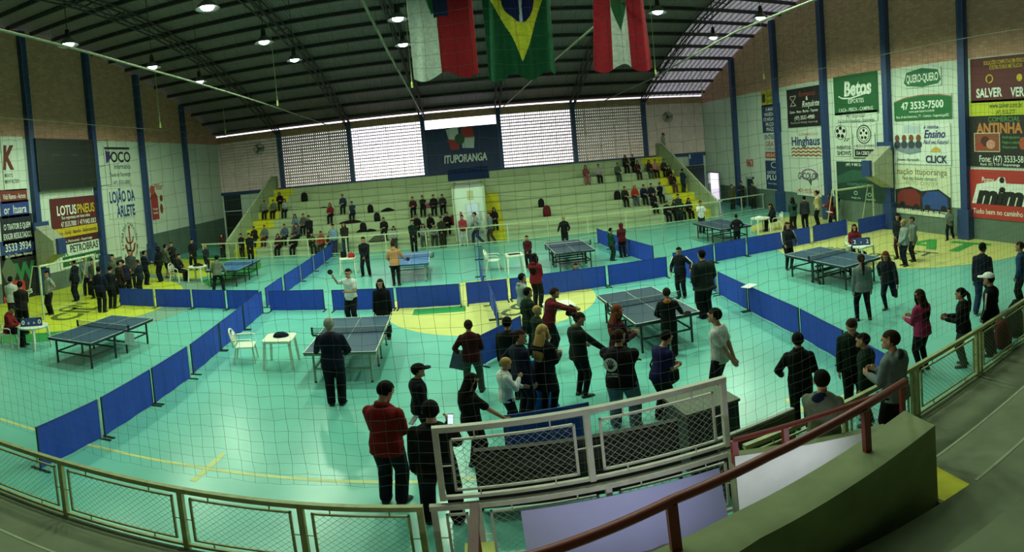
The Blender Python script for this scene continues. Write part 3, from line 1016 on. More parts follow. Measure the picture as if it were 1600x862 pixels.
# sheets hanging there
def hang(name, a, b, z1, z0, m, label, cat, wav=0.02, n=14, lean=0.0):
    a, b = V((*a, 0)), V((*b, 0))
    d = (b - a)
    nrm = V((d.y, -d.x, 0)).normalized()
    rings = []
    for i in range(n + 1):
        p = a + d * (i / n)
        w = wav * sin(i * 1.9) + wav * .5 * sin(i * 4.1)
        zt, zb = (z1[0] + (z1[1] - z1[0]) * i / n), (z0[0] + (z0[1] - z0[0]) * i / n)
        row = []
        for k in range(7):
            f = k / 6
            q = p + nrm * (w * f + lean * f) + V((0, 0, zt + (zb - zt) * f))
            row.append(q)
        rings.append(row)
    vs = [q for r in rings for q in r] + [q + nrm * -0.004 for r in rings for q in r]
    N = len(vs) // 2
    fs = []
    for i in range(n):
        for k in range(6):
            q = (i * 7 + k, i * 7 + k + 1, (i + 1) * 7 + k + 1, (i + 1) * 7 + k)
            fs.append(q); fs.append(tuple(N + v for v in q[::-1]))
    return tag(MB().add(vs, fs).build(name, m, smooth=True), label, cat)


hang('hanging_banner', (0.17, 4.82), (2.2, 4.93), (0.88, 0.86), (-0.2, -0.2), mat('#a9a8d2', rough=0.75, noise=0.07, scale=2), 'large blank lavender banner hanging on the near railing', 'banner', lean=0.12)
hang('white_sheet', (2.15, 4.435), (4.0, 4.31), (1.32, 1.02), (0.1, 0.1), mat('#ced2c8', rough=0.8, noise=0.05), 'blank white sheet hung over the stair-well wall under the red handrails', 'sheet', wav=0.008)

# dark things behind the raised mesh panel
DK = mat('#2b2724', rough=0.8, noise=0.15)
t = thing('equipment_cabinet', 'long dark low cabinet standing behind the raised mesh panel', 'cabinet', (0.98, 6.05, 0), 0.0)
MB().box(-1.2, 1.2, -0.02, 0.02, 0.05, 0.97).build('front_panel', DK, t)
MB().box(-1.22, 1.22, -0.02, 0.07, 0.95, 0.975).build('cabinet_top', DK, t)
for x in (-1.2, 1.2):
    MB().box(x - 0.02, x + 0.02, 0, 0.06, 0, 0.94).build('side_panel', DK, t)
t = thing('dark_chest', 'dark chest with a dull green lid beside the raised mesh panel', 'chest', (2.68, 6.4, 0), 0.1)
MB().box(-0.38, 0.38, -0.3, 0.3, 0, 0.98).build('body', mat('#1c1f1b'), t)
MB().box(-0.4, 0.4, -0.32, 0.32, 0.98, 1.02).build('lid', mat('#4a553f'), t)
t = thing('folded_board', 'dark board with a pale top edge leaning behind the near railing', 'board', (2.95, 5.45, 0), 0.15)
MB().box(-0.55, 0.6, -0.02, 0.02, 0.02, 0.95).build('panel', mat('#33362f'), t)
MB().box(-0.55, 0.6, -0.025, 0.025, 0.95, 0.98).build('edge_strip', mat('#8d928a'), t)

# ================================================================ BALL NET in front of the stand
NETC = mat('#5d6a58', rough=0.9, noise=0)
nm = MB()
cell = 0.146
def netpath(u):
    """plan position along the net's line"""
    if u < 11.6:
        return V((-9.2 + u, 5.2, 0))
    w = u - 11.6
    return V((2.4 + w * 0.9935, 5.3 + w * 0.1135, 0))
NU, NV = int(19.6 / cell), 48
def npt(i, j):
    p = netpath(i * cell)
    r1, r2 = sin(i * 12.9898 + j * 78.233) * 43758.5, sin(i * 39.34 + j * 11.13) * 24634.6
    r1, r2 = r1 - math.floor(r1) - .5, r2 - math.floor(r2) - .5
    z0 = 1.012 + 0.012 * sin(i * 0.9)
    return p + V((0.022 * r1, 0.03 * sin(i * 0.21) * sin(j * 0.17), z0 + j * cell * 0.985 + 0.03 * r2 + 0.05 * sin(i * 0.13 + j * 0.05)))
grid = [[npt(i, j) for j in range(NV)] for i in range(NU)]
RW = 0.0016
for i in range(NU):
    nm.tube(grid[i], RW, 3, cap=False)
for j in range(NV):
    nm.tube([grid[i][j] for i in range(NU)], RW, 3, cap=False)
o = nm.build('safety_net', NETC)
tag(o, 'dark knotted safety net hanging over the near railing across the whole view', 'net')

# added fill lights, unseen behind the parapet, to brighten the banner and sheet
for x, y, e_, lb in ((1.2, 3.42, 9, 'added fill light shaped as a tube inside the parapet, facing the lavender banner'), (2.75, 3.74, 2.6, 'added fill light shaped as a tube inside the parapet, facing the white sheet')):
    t = thing('fill_tube', lb, 'lamp', (x, y, 1.1), 0.2)
    MB().box(-0.62, 0.62, -0.02, 0.03, -0.04, 0.05).build('housing', mat('#c9ccc6'), t)
    MB().tube([(-0.58, 0.05, 0), (0.58, 0.05, 0)], 0.016, 8).build('tube', mat('#e6e6ff', emit=6.0, noise=0), t)
    ld = bpy.data.lights.new('fill_tube_light', 'AREA')
    ld.shape = 'RECTANGLE'; ld.size = 1.16; ld.size_y = 0.05
    ld.energy = e_; ld.color = (0.88, 0.86, 1.0)
    lo = bpy.data.objects.new('fill_tube_light', ld); COL.objects.link(lo); lo.parent = t
    lo.location = (0, 0.07, 0); lo.rotation_euler = (radians(82), 0, 0)
# ================================================================ WALL BANNERS
_fontcache = {}


def printing(parent, w, h, items, depth):
    """flat printed shapes on a banner face: local x right, z up, facing local -y"""
    mb = MB()
    step = 0.0015
    k = 0
    for it in items:
        k += 1
        y = -depth - step * k
        kind = it[0]
        if kind == 'rect':
            _, u0, v0, u1, v1, c = it
            mb.add([(u0 * w, y, v0 * h), (u1 * w, y, v0 * h), (u1 * w, y, v1 * h), (u0 * w, y, v1 * h)], [(0, 1, 2, 3)], mat(c, noise=0.04, rough=0.7))
        elif kind == 'poly':
            _, pts, c = it
            mb.add([(u * w, y, v * h) for u, v in pts], [tuple(range(len(pts)))], mat(c, noise=0.04, rough=0.7))
        elif kind == 'ell':
            _, u, v, ru, rv, c = it
            mb.add([(u * w + ru * w * cos(2 * pi * i / 28), y, v * h + rv * h * sin(2 * pi * i / 28)) for i in range(28)], [tuple(range(28))], mat(c, noise=0.04, rough=0.7))
        elif kind == 'ring':
            _, u, v, ru, rv, th, c = it
            vs, fs = [], []
            for i in range(33):
                a = 2 * pi * i / 32
                for f in (1, 1 - th):
                    vs.append((u * w + ru * w * f * cos(a), y, v * h + rv * h * f * sin(a)))
            fs = [(2 * i, 2 * i + 1, 2 * i + 3, 2 * i + 2) for i in range(32)]
            mb.add(vs, fs, mat(c, noise=0.04, rough=0.7))
        elif kind == 'line':
            _, pts, th, c = it
            P = [V((u * w, y, v * h)) for u, v in pts]
            for a, b in zip(P, P[1:]):
                d = (b - a); n_ = V((-d.z, 0, d.x)).normalized() * th * h / 2
                e_ = d.normalized() * th * h * 0.3
                mb.add([a - n_ - e_, b - n_ + e_, b + n_ + e_, a + n_ - e_], [(0, 1, 2, 3)], mat(c, noise=0.04, rough=0.7))
        elif kind == 'text':
            _, s, u, v, hh, c = it[:6]
            opt = it[6] if len(it) > 6 else {}
            key = (s, opt.get('bold', 0.012), opt.get('shear', 0))
            if key not in _fontcache:
                o = text_obj('t', s, 1.0, None, bold=opt.get('bold', 0.012), shear=opt.get('shear', 0))
                me = o.data
                vv = [(p.co.x, p.co.y) for p in me.vertices]
                ff = [tuple(p.vertices) for p in me.polygons]
                COL.objects.unlink(o); bpy.data.objects.remove(o); bpy.data.meshes.remove(me)
                _fontcache[key] = (vv, ff)
            vv, ff = _fontcache[key]
            if not vv: continue
            x0, x1 = min(p[0] for p in vv), max(p[0] for p in vv)
            sc = hh * h / 0.72
            sx = sc
            if 'w' in opt:
                sx = opt['w'] * w / (x1 - x0)
            ro = opt.get('rot', 0.0)
            vs = []
            for px_, py_ in vv:
                X, Z = (px_ - (x0 + x1) / 2) * sx, (py_ - 0.36) * sc
                vs.append((u * w + X * cos(ro) - Z * sin(ro), y, v * h + X * sin(ro) + Z * cos(ro)))
            mb.add(vs, ff, mat(c, noise=0.04, rough=0.7))
    return mb.build('lettering', None, parent)


def banner(name, wall, a, b, bg, items, label, cat='banner', depth=0.02, frame=None):
    """a,b: photograph points of its upper left and lower right corners on the wall"""
    if wall == 'L':
        p, q = on_x(*a, XL + 0.03), on_x(*b, XL + 0.03)
        w, rz, base = q.y - p.y, pi / 2, V((XL + 0.03, p.y, q.z))
    elif wall == 'R':
        p, q = on_x(*a, XR - 0.03), on_x(*b, XR - 0.03)
        w, rz, base = p.y - q.y, -pi / 2, V((XR - 0.03, p.y, q.z))
    else:
        p, q = on_y(*a, YF - 0.12), on_y(*b, YF - 0.12)
        w, rz, base = q.x - p.x, 0, V((p.x, YF - 0.12, q.z))
    h = p.z - q.z
    o = MB().box(0, w, -depth, 0, 0, h).build(name, mat(bg, noise=0.06, rough=0.65, scale=2))
    o.location = base
    o.rotation_euler = (0, 0, rz)
    tag(o, label, cat)
    if items:
        printing(o, w, h, items, depth)
    return o


Wt, Bk = '#dfe8dc', '#121414'
T = lambda s, u, v, h, c, **k: ('text', s, u, v, h, c, k)
# ---- left wall
banner('wall_banner', 'L', (0, 213), (42, 296), '#d3ddcf', [T('K', .27, .62, .42, '#6b2a1e', bold=.05, shear=.2, w=.55), T('MENTO', .22, .28, .07, '#23302a', w=.36), T('MENTAÇÕES', .34, .17, .07, '#23302a', w=.62)], 'white wall advert with a big red-brown letter K at the left edge')
banner('wall_banner', 'L', (0, 297), (43, 315), '#7a2f2a', [T('Vidal Ramos - Aurora', .5, .5, .38, Wt, w=.85)], 'narrow red strip advert under the big letter K')
banner('wall_banner', 'L', (0, 315), (46, 337), '#2d3f8a', [T('or  Ituara', .5, .5, .5, Wt, w=.8)], 'blue strip advert reading Ituara under the red strip')
banner('wall_banner', 'L', (0, 338), (53, 377), '#161d2c', [T('O TRATOR E QUEM', .5, .62, .2, Wt, w=.85), T('EXIGIR RESULTADOS.', .5, .3, .2, Wt, w=.9)], 'near-black advert with two white text lines about a tractor')
banner('wall_banner', 'L', (0, 378), (56, 398), '#2a3f7c', [T('3533 3934', .5, .64, .42, Wt, w=.75), T('Av. Carlos Thiesen - Ituporanga', .5, .2, .16, Wt, w=.8)], 'blue strip advert with the number 3533 3934')
banner('wall_banner', 'L', (0, 400), (62, 478), '#1d1f1c', [('poly', [(.0, .75), (.2, 1), (.45, .72), (.3, .5), (.1, .55)], '#5c6b52'), T('W', .66, .68, .3, '#2c7a4a', bold=.05), T('m', .42, .48, .3, '#b8372f', bold=.06), T('Mad', .2, .26, .14, '#b8372f', bold=.03, rot=.1), T('eiras', .62, .32, .12, Wt, rot=.1), ('rect', 0, 0, 1, .16, '#2f6a48'), T('3532-11', .4, .08, .1, Wt)], 'dark timber advert with a green W and red m behind the far left people')
banner('wall_banner', 'L', (77, 311), (157, 372), '#5c1f20', [('rect', 0, .16, 1, .36, '#c9b32c'), ('rect', 0, 0, 1, .14, '#4a1a1c'), T('LOTUS', .32, .74, .2, Wt, bold=.03, w=.4), T('PNEUS', .73, .74, .2, '#cdb52c', bold=.02, w=.38), T('Sua segurança em boas mãos', .5, .58, .07, Wt, w=.6), T('47 3533.7000  /  47 9 8421.0303', .55, .44, .11, Wt, w=.75), T('Pneus - Rodas - Baterias - Balanceamento', .5, .26, .08, '#5c1f20', w=.85), T('Av. Perimetral - Ituporanga', .5, .07, .06, Wt, w=.6)], 'maroon tyre-shop banner with yellow stripe under the dark scoreboard')
banner('wall_banner', 'L', (91, 377), (160, 406), '#d5e0d0', [('rect', .05, .06, .98, .42, '#23603f'), T('Posto', .45, .9, .12, '#3d5a46'), T('PETROBRAS', .58, .66, .26, '#23423a', bold=.03, w=.68), T('BR', .1, .58, .26, '#2e7d4a', bold=.04), T('Schlickmann', .4, .24, .2, Wt, w=.4), T('West', .84, .24, .2, Wt)], 'white and green fuel-station banner low on the left wall')
banner('wall_sign', 'L', (161, 227), (210, 288), '#c9d6c6', [('rect', .02, .9, .92, .96, '#27222f'), T('FOCO', .5, .72, .26, '#27222f', bold=.03, w=.86), ('poly', [(.04, .55), (.26, .72), (.04, .9)], '#3d2a6a'), T('Informática', .6, .48, .13, '#4a4f52', w=.6), T('Venda de Tecnologia', .5, .28, .1, '#5c615c', w=.75), T('(47) 3533-3000', .52, .08, .1, '#3c4442', w=.6)], 'painted computer-shop sign with black lettering on the left wall', 'sign')
banner('wall_sign', 'L', (167, 294), (215, 336), '#cad7c7', [T('LOJÃO DA', .5, .7, .36, '#27407c', bold=.035, w=.9), T('ARLETE', .58, .22, .36, '#27407c', bold=.035, w=.66)], 'painted shop sign in blue capitals on the left wall', 'sign')
ring_txt = []
for i, ch in enumerate('FUNDAÇÃO MUNICIPAL DE ESPORTES '):
    a = pi / 2 - 2 * pi * i / 31
    if ch != ' ':
        ring_txt.append(T(ch, .5 + .42 * cos(a), .5 + .42 * sin(a), .07, '#4a5a4c', rot=a - pi / 2))
banner('wall_sign', 'L', (185, 346), (219, 410), '#cbd8c8', ring_txt + [('line', [(.5, .82), (.5, .2)], .035, '#8a3d2c'), ('line', [(.3, .62), (.36, .52), (.5, .48), (.64, .52), (.7, .62)], .035, '#8a3d2c'), ('line', [(.24, .46), (.32, .33), (.5, .27), (.68, .33), (.76, .46)], .05, '#8a3d2c'), ('poly', [(.44, .26), (.56, .26), (.53, .14), (.47, .14)], '#8a3d2c'), ('ell', .5, .84, .05, .04, '#8a3d2c')], 'round painted emblem with a red tree-like anchor on the left wall', 'sign')
banner('wall_poster', 'L', (231, 284), (261, 341), '#c9d6c6', [('rect', .05, .02, .5, .6, '#a3343a'), ('poly', [(.02, .55), (.2, .9), (.5, .6)], '#8d2d35'), ('ell', .2, .78, .16, .12, '#b0553e'), T('Pillar', .6, .86, .16, '#a3343a', shear=.3), ('ell', .72, .55, .1, .09, '#6a3d34'), ('ell', .62, .66, .08, .05, '#d9c9a0'), ('ell', .68, .28, .1, .13, '#7a4a2c'), T('Promoção', .28, .3, .06, Wt, w=.3), T('Vestuário', .28, .2, .06, Wt, w=.3)], 'red pictorial poster beside the third column of the left wall', 'poster')
# big dark scoreboard
p, q = on_x(54, 216, XL + 0.35), on_x(152, 292, XL + 0.35)
t = thing('wall_scoreboard', 'large dark unlit scoreboard high on the left wall', 'scoreboard', (XL + 0.36, p.y, q.z), pi / 2)
w, h = q.y - p.y, p.z - q.z
SBD = mat('#1d241d', rough=0.5, noise=0.1)
MB().box(0, w, 0, 0.22, 0, h).build('case', SBD, t)
fr = MB()
for u0, u1, v0, v1 in ((0, w, 0, 0.06), (0, w, h - 0.06, h), (0, 0.06, 0, h), (w - 0.06, w, 0, h)):
    fr.box(u0, u1, -0.03, 0, v0, v1)
fr.build('frame', mat('#2c352a'), t)
sc = MB()
for k in range(1, 6):
    sc.box(0.1, w - 0.1, -0.012, 0, h * k / 6 - 0.008, h * k / 6 + 0.008)
for u in (0.3, 0.62):
    sc.box(w * u - 0.3, w * u + 0.3, -0.02, 0, h * 0.66, h * 0.69)
sc.build('display_rows', mat('#39433a'), t)
t2 = thing('wall_bracket', 'thin dark metal bracket arms beside the dark scoreboard', 'bracket', (XL + 0.04, q.y + 0.05, q.z), pi / 2)
MB().tube([(0.62, 0, h), (0.95, -0.5, h), (0.95, -0.5, h * .45), (0.6, 0, h * .45)], 0.02, 6).build('upper_arm', SBD, t2)
MB().tube([(0.95, -0.5, h * .45), (0.98, -0.5, 0.05), (0.6, 0, 0.05)], 0.02, 6).build('lower_arm', SBD, t2)

# ---- right wall
banner('wall_banner', 'R', (1189, 143), (1216, 163), '#b9b02c', [T('CASAS', .62, .7, .26, '#2a2f1c', w=.5), T('DA ÁGUA', .62, .3, .26, '#2a2f1c', w=.6), ('rect', .06, .25, .26, .8, '#2a2f1c')], 'small yellow shop banner, highest at the far end of the right wall')
banner('wall_banner', 'R', (1190, 165), (1221, 206), '#2b3760', [T('A MAIOR', .5, .84, .13, Wt, w=.55), T('VARIEDADE,', .5, .66, .13, Wt, w=.75), T('OS MELHORES', .5, .48, .13, Wt, w=.85), T('PREÇOS E', .5, .3, .13, Wt, w=.6), T('PRAZOS.', .5, .12, .13, Wt, w=.55)], 'navy banner with five white text lines below the yellow one')
banner('wall_banner', 'R', (1193, 208), (1222, 250), '#c5cfc4', [T('ENTREGA', .5, .85, .18, '#2d3d6a', w=.85, bold=.02), T('GRATIS', .5, .6, .18, '#a8452f', w=.8, bold=.02), T('ITUPORANGA', .5, .4, .11, '#4a7a8a', w=.85), ('rect', .06, .06, .94, .3, '#a8452f'), T('3533-1729', .5, .18, .12, Wt, w=.75)], 'white delivery banner with red and blue words under the navy one')
banner('wall_banner', 'R', (1196, 251), (1225, 297), '#26365a', [('ring', .55, .86, .22, .11, .2, '#b9c6cf'), T('odonto', .5, .62, .16, '#b9c6cf', w=.8), T('PLUSS', .5, .42, .18, Wt, w=.85), T('Clínica Odontológica', .5, .2, .06, '#b9c6cf', w=.8)], 'navy dental-clinic banner lowest at the far end of the right wall')
banner('wall_banner', 'R', (1229, 141), (1284, 196), '#1b1b1a', [('line', [(.1, .78), (.28, .56), (.1, .56), (.28, .78)], .02, '#c9c3b4'), ('rect', .1, .8, .3, .82, '#c9c3b4'), T('Romance', .62, .84, .13, '#8d3b30', shear=.3, w=.5), T('&', .62, .72, .1, Wt), T('Requinte', .72, .58, .16, Wt, shear=.3, w=.5), T('Cama - Mesa - Banho - Tapetes', .5, .4, .07, Wt, w=.85), T('(47) 3533-4980', .52, .24, .1, Wt, w=.6), T('Rua Joaquim Boeing - Ituporanga', .5, .12, .05, '#a9a9a0', w=.8)], 'black home-textile banner with white script, right wall')
banner('wall_sign', 'R', (1235, 207), (1285, 247), '#cbd8c8', [T('SUPERMERCADO', .6, .9, .1, '#b0723a', w=.62), T('Hinghaus', .5, .66, .34, '#26356a', bold=.03, w=.92)] + [('line', [(.02 + i * .08, (.34 - r * .13) + (.05 if i % 2 else 0)) for i in range(13)], .06, '#b0603a') for r in range(3)], 'painted supermarket sign with orange zigzag waves on the right wall', 'sign')
banner('wall_sign', 'R', (1244, 258), (1284, 308), '#cbd8c8', [('ring', .55, .7, .34, .2, .25, '#8a6a8c'), ('poly', [(.5, .5), (.62, .34), (.66, .55)], '#3f5a46'), T('G-COLOR', .5, .66, .22, '#3a3f4c', bold=.02, w=.85, shear=.2), T('(47) 3533-3725', .5, .16, .14, '#a04a40', w=.95)], 'painted paint-shop sign with a purple swirl low on the right wall', 'sign')
banner('wall_banner', 'R', (1302, 121), (1373, 175), '#1f5e33', [T('Betos', .56, .66, .36, Wt, bold=.04, w=.62, shear=.12), ('line', [(.12, .48), (.2, .42), (.4, .4), (.8, .5)], .035, Wt), T('ESPORTES', .52, .33, .11, Wt, w=.36), T('CAÇA - PESCA - CAMPING', .5, .12, .09, Wt, w=.78)], 'green fishing-and-camping shop banner high on the right wall')
banner('wall_sign', 'R', (1305, 177), (1372, 188), '#cbd8c8', [T('(47) 3533-1327', .5, .66, .5, '#3a4a3f', w=.45), T('Rua Emílio Altenburg - Ituporanga', .5, .14, .3, '#3a4a3f', w=.85)], 'small painted phone-number line beneath the green shop banner', 'sign')
hexd = [('ell', .2, .72, .17, .24, '#d5ddd2'), ('ring', .2, .72, .17, .24, .08, Bk)] + [('ell', .2 + .1 * cos(a), .72 + .15 * sin(a), .045, .065, Bk) for a in (0.3, 1.6, 2.8, 4.0, 5.2)] + [('ell', .26 + .03 * i, .42 + .05 * (i % 3), .015, .02, Bk) for i in range(6)]
banner('wall_sign', 'R', (1303, 193), (1332, 244), '#cbd8c8', [('ell', .4, .72, .36, .22, '#d5ddd2'), ('ring', .4, .72, .36, .22, .08, Bk)] + [('ell', .4 + .2 * cos(a), .72 + .13 * sin(a), .09, .06, Bk) for a in (0.3, 1.6, 2.8, 4.0, 5.2)] + [('ell', .6 + .05 * i, .46 + .03 * (i % 3), .03, .018, Bk) for i in range(6)] + [T('EVENTOS', .55, .26, .11, '#22302c', w=.8), T('SHOWS', .55, .1, .13, '#22302c', w=.8)], 'painted sign with a bursting football above black words on the right wall', 'sign')
banner('wall_sign', 'R', (1331, 193), (1371, 248), '#cbd8c8', [('ring', .5, .68, .3, .27, .12, Bk), ('ell', .5, .68, .22, .2, '#dbe3d8'), ('ring', .5, .68, .22, .2, .1, Bk)] + [('ell', .5 + .12 * cos(a), .68 + .11 * sin(a), .05, .045, Bk) for a in (1.57, 2.8, 4.1, 5.3, .3)] + [('rect', .04, .3, .96, .42, '#d5ddd2'), T('A MICROCERVEJARIA', .5, .36, .08, Bk, w=.86), ('rect', .1, .06, .9, .26, Bk), T('DA CEBOLA', .5, .16, .1, Wt, w=.66), ('line', [(.04, .7), (.04, .02), (.96, .02), (.96, .7)], .02, Bk)], 'painted crest sign with a football ring and black nameplate on the right wall', 'sign')
banner('wall_banner', 'R', (1307, 252), (1386, 318), '#1c3e34', [T('(47) 9 8812-5110', .44, .93, .07, Wt, w=.45), ('poly', [(0, .6), (.35, .8), (.8, .72), (1, .86), (1, .5), (.5, .55), (0, .4)], '#2c5a46'), T('CONTRATADO', .45, .42, .07, '#5f8d7a', w=.45), ('ring', .4, .2, .04, .05, .3, '#a9c9b4'), ('ring', .68, .18, .04, .05, .3, '#a9c9b4'), T('energia solar', .4, .08, .05, '#a9c9b4', w=.2), T('engenharia', .7, .07, .05, '#a9c9b4', w=.18)], 'dark green banner behind the right goal frame')
banner('wall_sign', 'R', (1412, 110), (1471, 133), '#c9d6c6', [('poly', [(0, .3), (.08, .84), (.5, 1), (.92, .84), (1, .3), (.92, .12), (.5, 0), (.08, .12)], '#2f6a46'), T('QUERO-QUERO', .5, .5, .42, Wt, bold=.02, w=.86)], 'green shop logo with white capitals high on the right wall', 'sign')
banner('wall_sign', 'R', (1397, 153), (1488, 185), '#c9d6c6', [('poly', [(0, 0), (1, 0), (1, .86), (.8, .97), (.5, 1), (.2, .93), (0, .78)], '#24693a'), ('line', [(0, .8), (.2, .95), (.5, 1.02), (.8, .99), (1, .88)], .03, '#b0442f'), T('47 3533-7500', .5, .62, .3, Wt, bold=.03, w=.74), T('www.queroquero.com.br', .5, .37, .1, Wt, w=.45), T('Rua 24 de Fevereiro, 77 - Centro - Ituporanga/SC', .5, .16, .11, Wt, w=.92)], 'green arched panel with a white phone number on the right wall', 'sign')
banner('wall_banner', 'R', (1396, 196), (1487, 258), '#d3ddd2', [('poly', [(.02, .4), (.12, .3), (.3, .24), (.5, .3), (.5, .55), (.02, .55)], '#7f8f9c')] + [('ell', .07 + .13 * i, .66, .045, .09, '#7a4a34') for i in range(4)] + [('ell', .07 + .13 * i, .5, .06, .1, '#3c4450') for i in range(4)] + [('rect', .2, .8, .5, .97, '#b4c4c9'), T('é minha', .68, .93, .09, '#4a4a8a', shear=.3, w=.25), T('Ensino', .74, .76, .2, '#26267a', shear=.3, w=.36, bold=.02), T('Fácil seu Futuro!', .76, .56, .1, '#4a4a8a', shear=.3, w=.42), ('poly', [(.66, .32), (.7, .4), (.76, .44), (.82, .4), (.84, .32)], '#c9a53c'), T('CLICK', .76, .14, .18, '#27305e', bold=.03, w=.36), T('Jovem Aprendiz', .26, .12, .07, '#4a5a5c', shear=.3, w=.42)], 'white language-school banner with a row of students, right wall')
banner('wall_banner', 'R', (1398, 259), (1487, 341), '#cdd6b9', [T('nação Ituporanga', .5, .9, .13, '#7a6f4a', w=.9), T('Faça seu futuro conosco', .46, .76, .08, '#4a4f3c', w=.62), T('AUTO CENTER', .5, .66, .08, '#9aa07c', w=.6), ('poly', [(0, .1), (1, .06), (1, .4), (.8, .56), (.5, .5), (.3, .58), (0, .5)], '#20221f'), ('poly', [(.04, .2), (.46, .16), (.48, .42), (.36, .54), (.12, .5), (.04, .4)], '#7a2a26'), ('poly', [(.52, .14), (.96, .16), (.94, .4), (.8, .52), (.6, .5), (.5, .36)], '#2a4a8c'), ('ell', .14, .2, .05, .06, Bk), ('ell', .4, .17, .05, .06, Bk), ('ell', .6, .17, .05, .06, Bk), ('ell', .88, .18, .05, .06, Bk), T('(47) 3533 1313 | 47 99108 3239', .5, .08, .07, Wt, w=.9)], 'car-dealer banner with a red car and a blue car low on the right wall')
banner('wall_banner', 'R', (1516, 93), (1603, 157), '#5c2024', [T('SOLUÇÕES COMPLETAS EM FERRO', .62, .88, .09, '#cdb52c', w=.72), T('E ESTRUTURAS METÁLICAS', .66, .77, .09, '#cdb52c', w=.58), ('ring', .36, .52, .07, .1, .3, '#cdb52c'), ('poly', [(.32, .5), (.4, .58), (.4, .5), (.33, .42)], '#5c2024'), T('SALVER', .35, .22, .2, Wt, bold=.03, w=.48), T('VER', .86, .2, .2, Wt, bold=.03, w=.24), ('ell', .9, .5, .05, .08, '#cdb52c')], 'dark red steelworks banner, uppermost at the right edge')
banner('wall_banner', 'R', (1515, 158), (1603, 180), '#b8bf2a', [T('www.salver.com.br', .66, .66, .34, '#23281a', w=.58), T('(47) 3533.2777', .66, .24, .26, '#23281a', w=.34)], 'yellow strip banner with a web address at the right edge')
banner('wall_banner', 'R', (1514, 182), (1603, 262), '#201e1b', [T('COMERCIAL', .64, .93, .1, '#4f8a4a', w=.56), T('ANTINHA', .55, .76, .2, '#c07a3a', bold=.04, w=.82), ('rect', .1, .3, .56, .66, '#8a4a30'), ('line', [(.1, .3), (.56, .3), (.56, .66), (.1, .66), (.1, .3)], .015, '#cfc6a8'), ('ell', .3, .5, .08, .1, '#4a2018'), ('ell', .4, .44, .08, .09, '#c98d7a'), ('ell', .2, .4, .07, .07, '#a03a2c'), T('Hortifrutigranjeiros', .76, .58, .05, '#5fa05a', w=.3), T('Feijão e cebola', .76, .48, .05, '#5fa05a', w=.3), T('Preço justo', .74, .39, .05, '#5fa05a', w=.25), ('ell', .96, .46, .06, .12, '#b0502c'), T('Fone: (47) 3533-58', .58, .16, .13, Wt, w=.78), T('Rod. SC 110 - Ituporanga', .56, .05, .05, Wt, w=.7)], 'black grocery banner with orange capitals and a food photo, right edge')
banner('wall_banner', 'R', (1513, 264), (1603, 347), '#b2332c', [T('Postos', .36, .8, .11, Wt, shear=.1, w=.22), ('poly', [(.06, .3), (.16, .7), (.5, .78), (.56, .86), (.66, .86), (.68, .74), (1, .74), (1, .3)], '#dfe3da'), T('mim', .56, .5, .34, Bk, bold=.07, w=.84, shear=.25), ('ell', .61, .8, .045, .06, Bk), T('Tudo bem no caminho', .52, .15, .11, Wt, w=.88, bold=.008)], 'bright red fuel-station banner with big black lettering at the right edge')
banner('wall_sign', 'R', (1166, 247), (1178, 261), '#cbd8c8', [T('863', .5, .5, .8, '#b0493a', bold=.05, w=.95)], 'small painted red number 863 beside the side doorway', 'sign')
banner('wall_sign', 'R', (1176, 307), (1184, 318), '#d5ddd2', [], 'small pale notice low on the right wall near the side doorway', 'notice') if False else None

# ---- far wall emblem banner
banner('emblem_banner', 'F', (664, 203), (783, 280), '#26365f', [('poly', [(.29, .97), (.46, 1.0), (.46, .72), (.33, .7)], '#d3dbd6'), ('poly', [(.3, .8), (.45, .76), (.46, .6), (.34, .6)], '#b03a3c'), ('poly', [(.5, 1.0), (.66, .98), (.68, .8), (.5, .8)], '#b03a3c'), ('poly', [(.5, .8), (.68, .8), (.66, .6), (.5, .62)], '#c9d3cf'), ('ell', .47, .78, .07, .1, '#3c5a44'), T('ITUPORANGA', .53, .44, .14, Wt, bold=.03, w=.6, shear=.12)], 'navy town banner with red and white shield emblem on the far wall')
q0, q1 = on_y(701, 289, 36.94), on_y(765, 284, 36.94)
path = [(YF - 0.16, 3.95), (YF - 0.17, 3.64), (36.96, 3.63), (36.93, 3.58), (36.92, q0.z - 0.12)]
tag(MB().loft([[V((q0.x, y, z)), V((q1.x, y, z)), V((q1.x, y - .012, z + .012)), V((q0.x, y - .012, z + .012))] for y, z in path]).build('banner_tail', cloth('#26365f')), 'plain navy cloth draped over the top row below the town banner', 'cloth')
banner('wall_sign', 'F', (1076, 240), (1099, 256), '#2b4480', [('rect', .0, .55, .12, .95, '#c5d0d5')], 'small blue sign above the dark gate in the far right corner', 'sign')
t = thing('metal_gate', 'dark barred gate below the blue sign in the far right corner', 'gate', (15.9, YF - 0.2, 0))
gb = MB()
for k in range(13):
    gb.box(0.0 + k * .13, 0.03 + k * .13, -.02, .02, 0, 2.7)
gb.build('bars', mat('#26323c'), t)
MB().box(0, 1.6, .03, .05, 0, 2.7).build('backing_sheet', mat('#3a4650'), t)
MB().box(0, 1.6, -.03, .03, 2.63, 2.7).build('top_bar', mat('#26323c'), t)

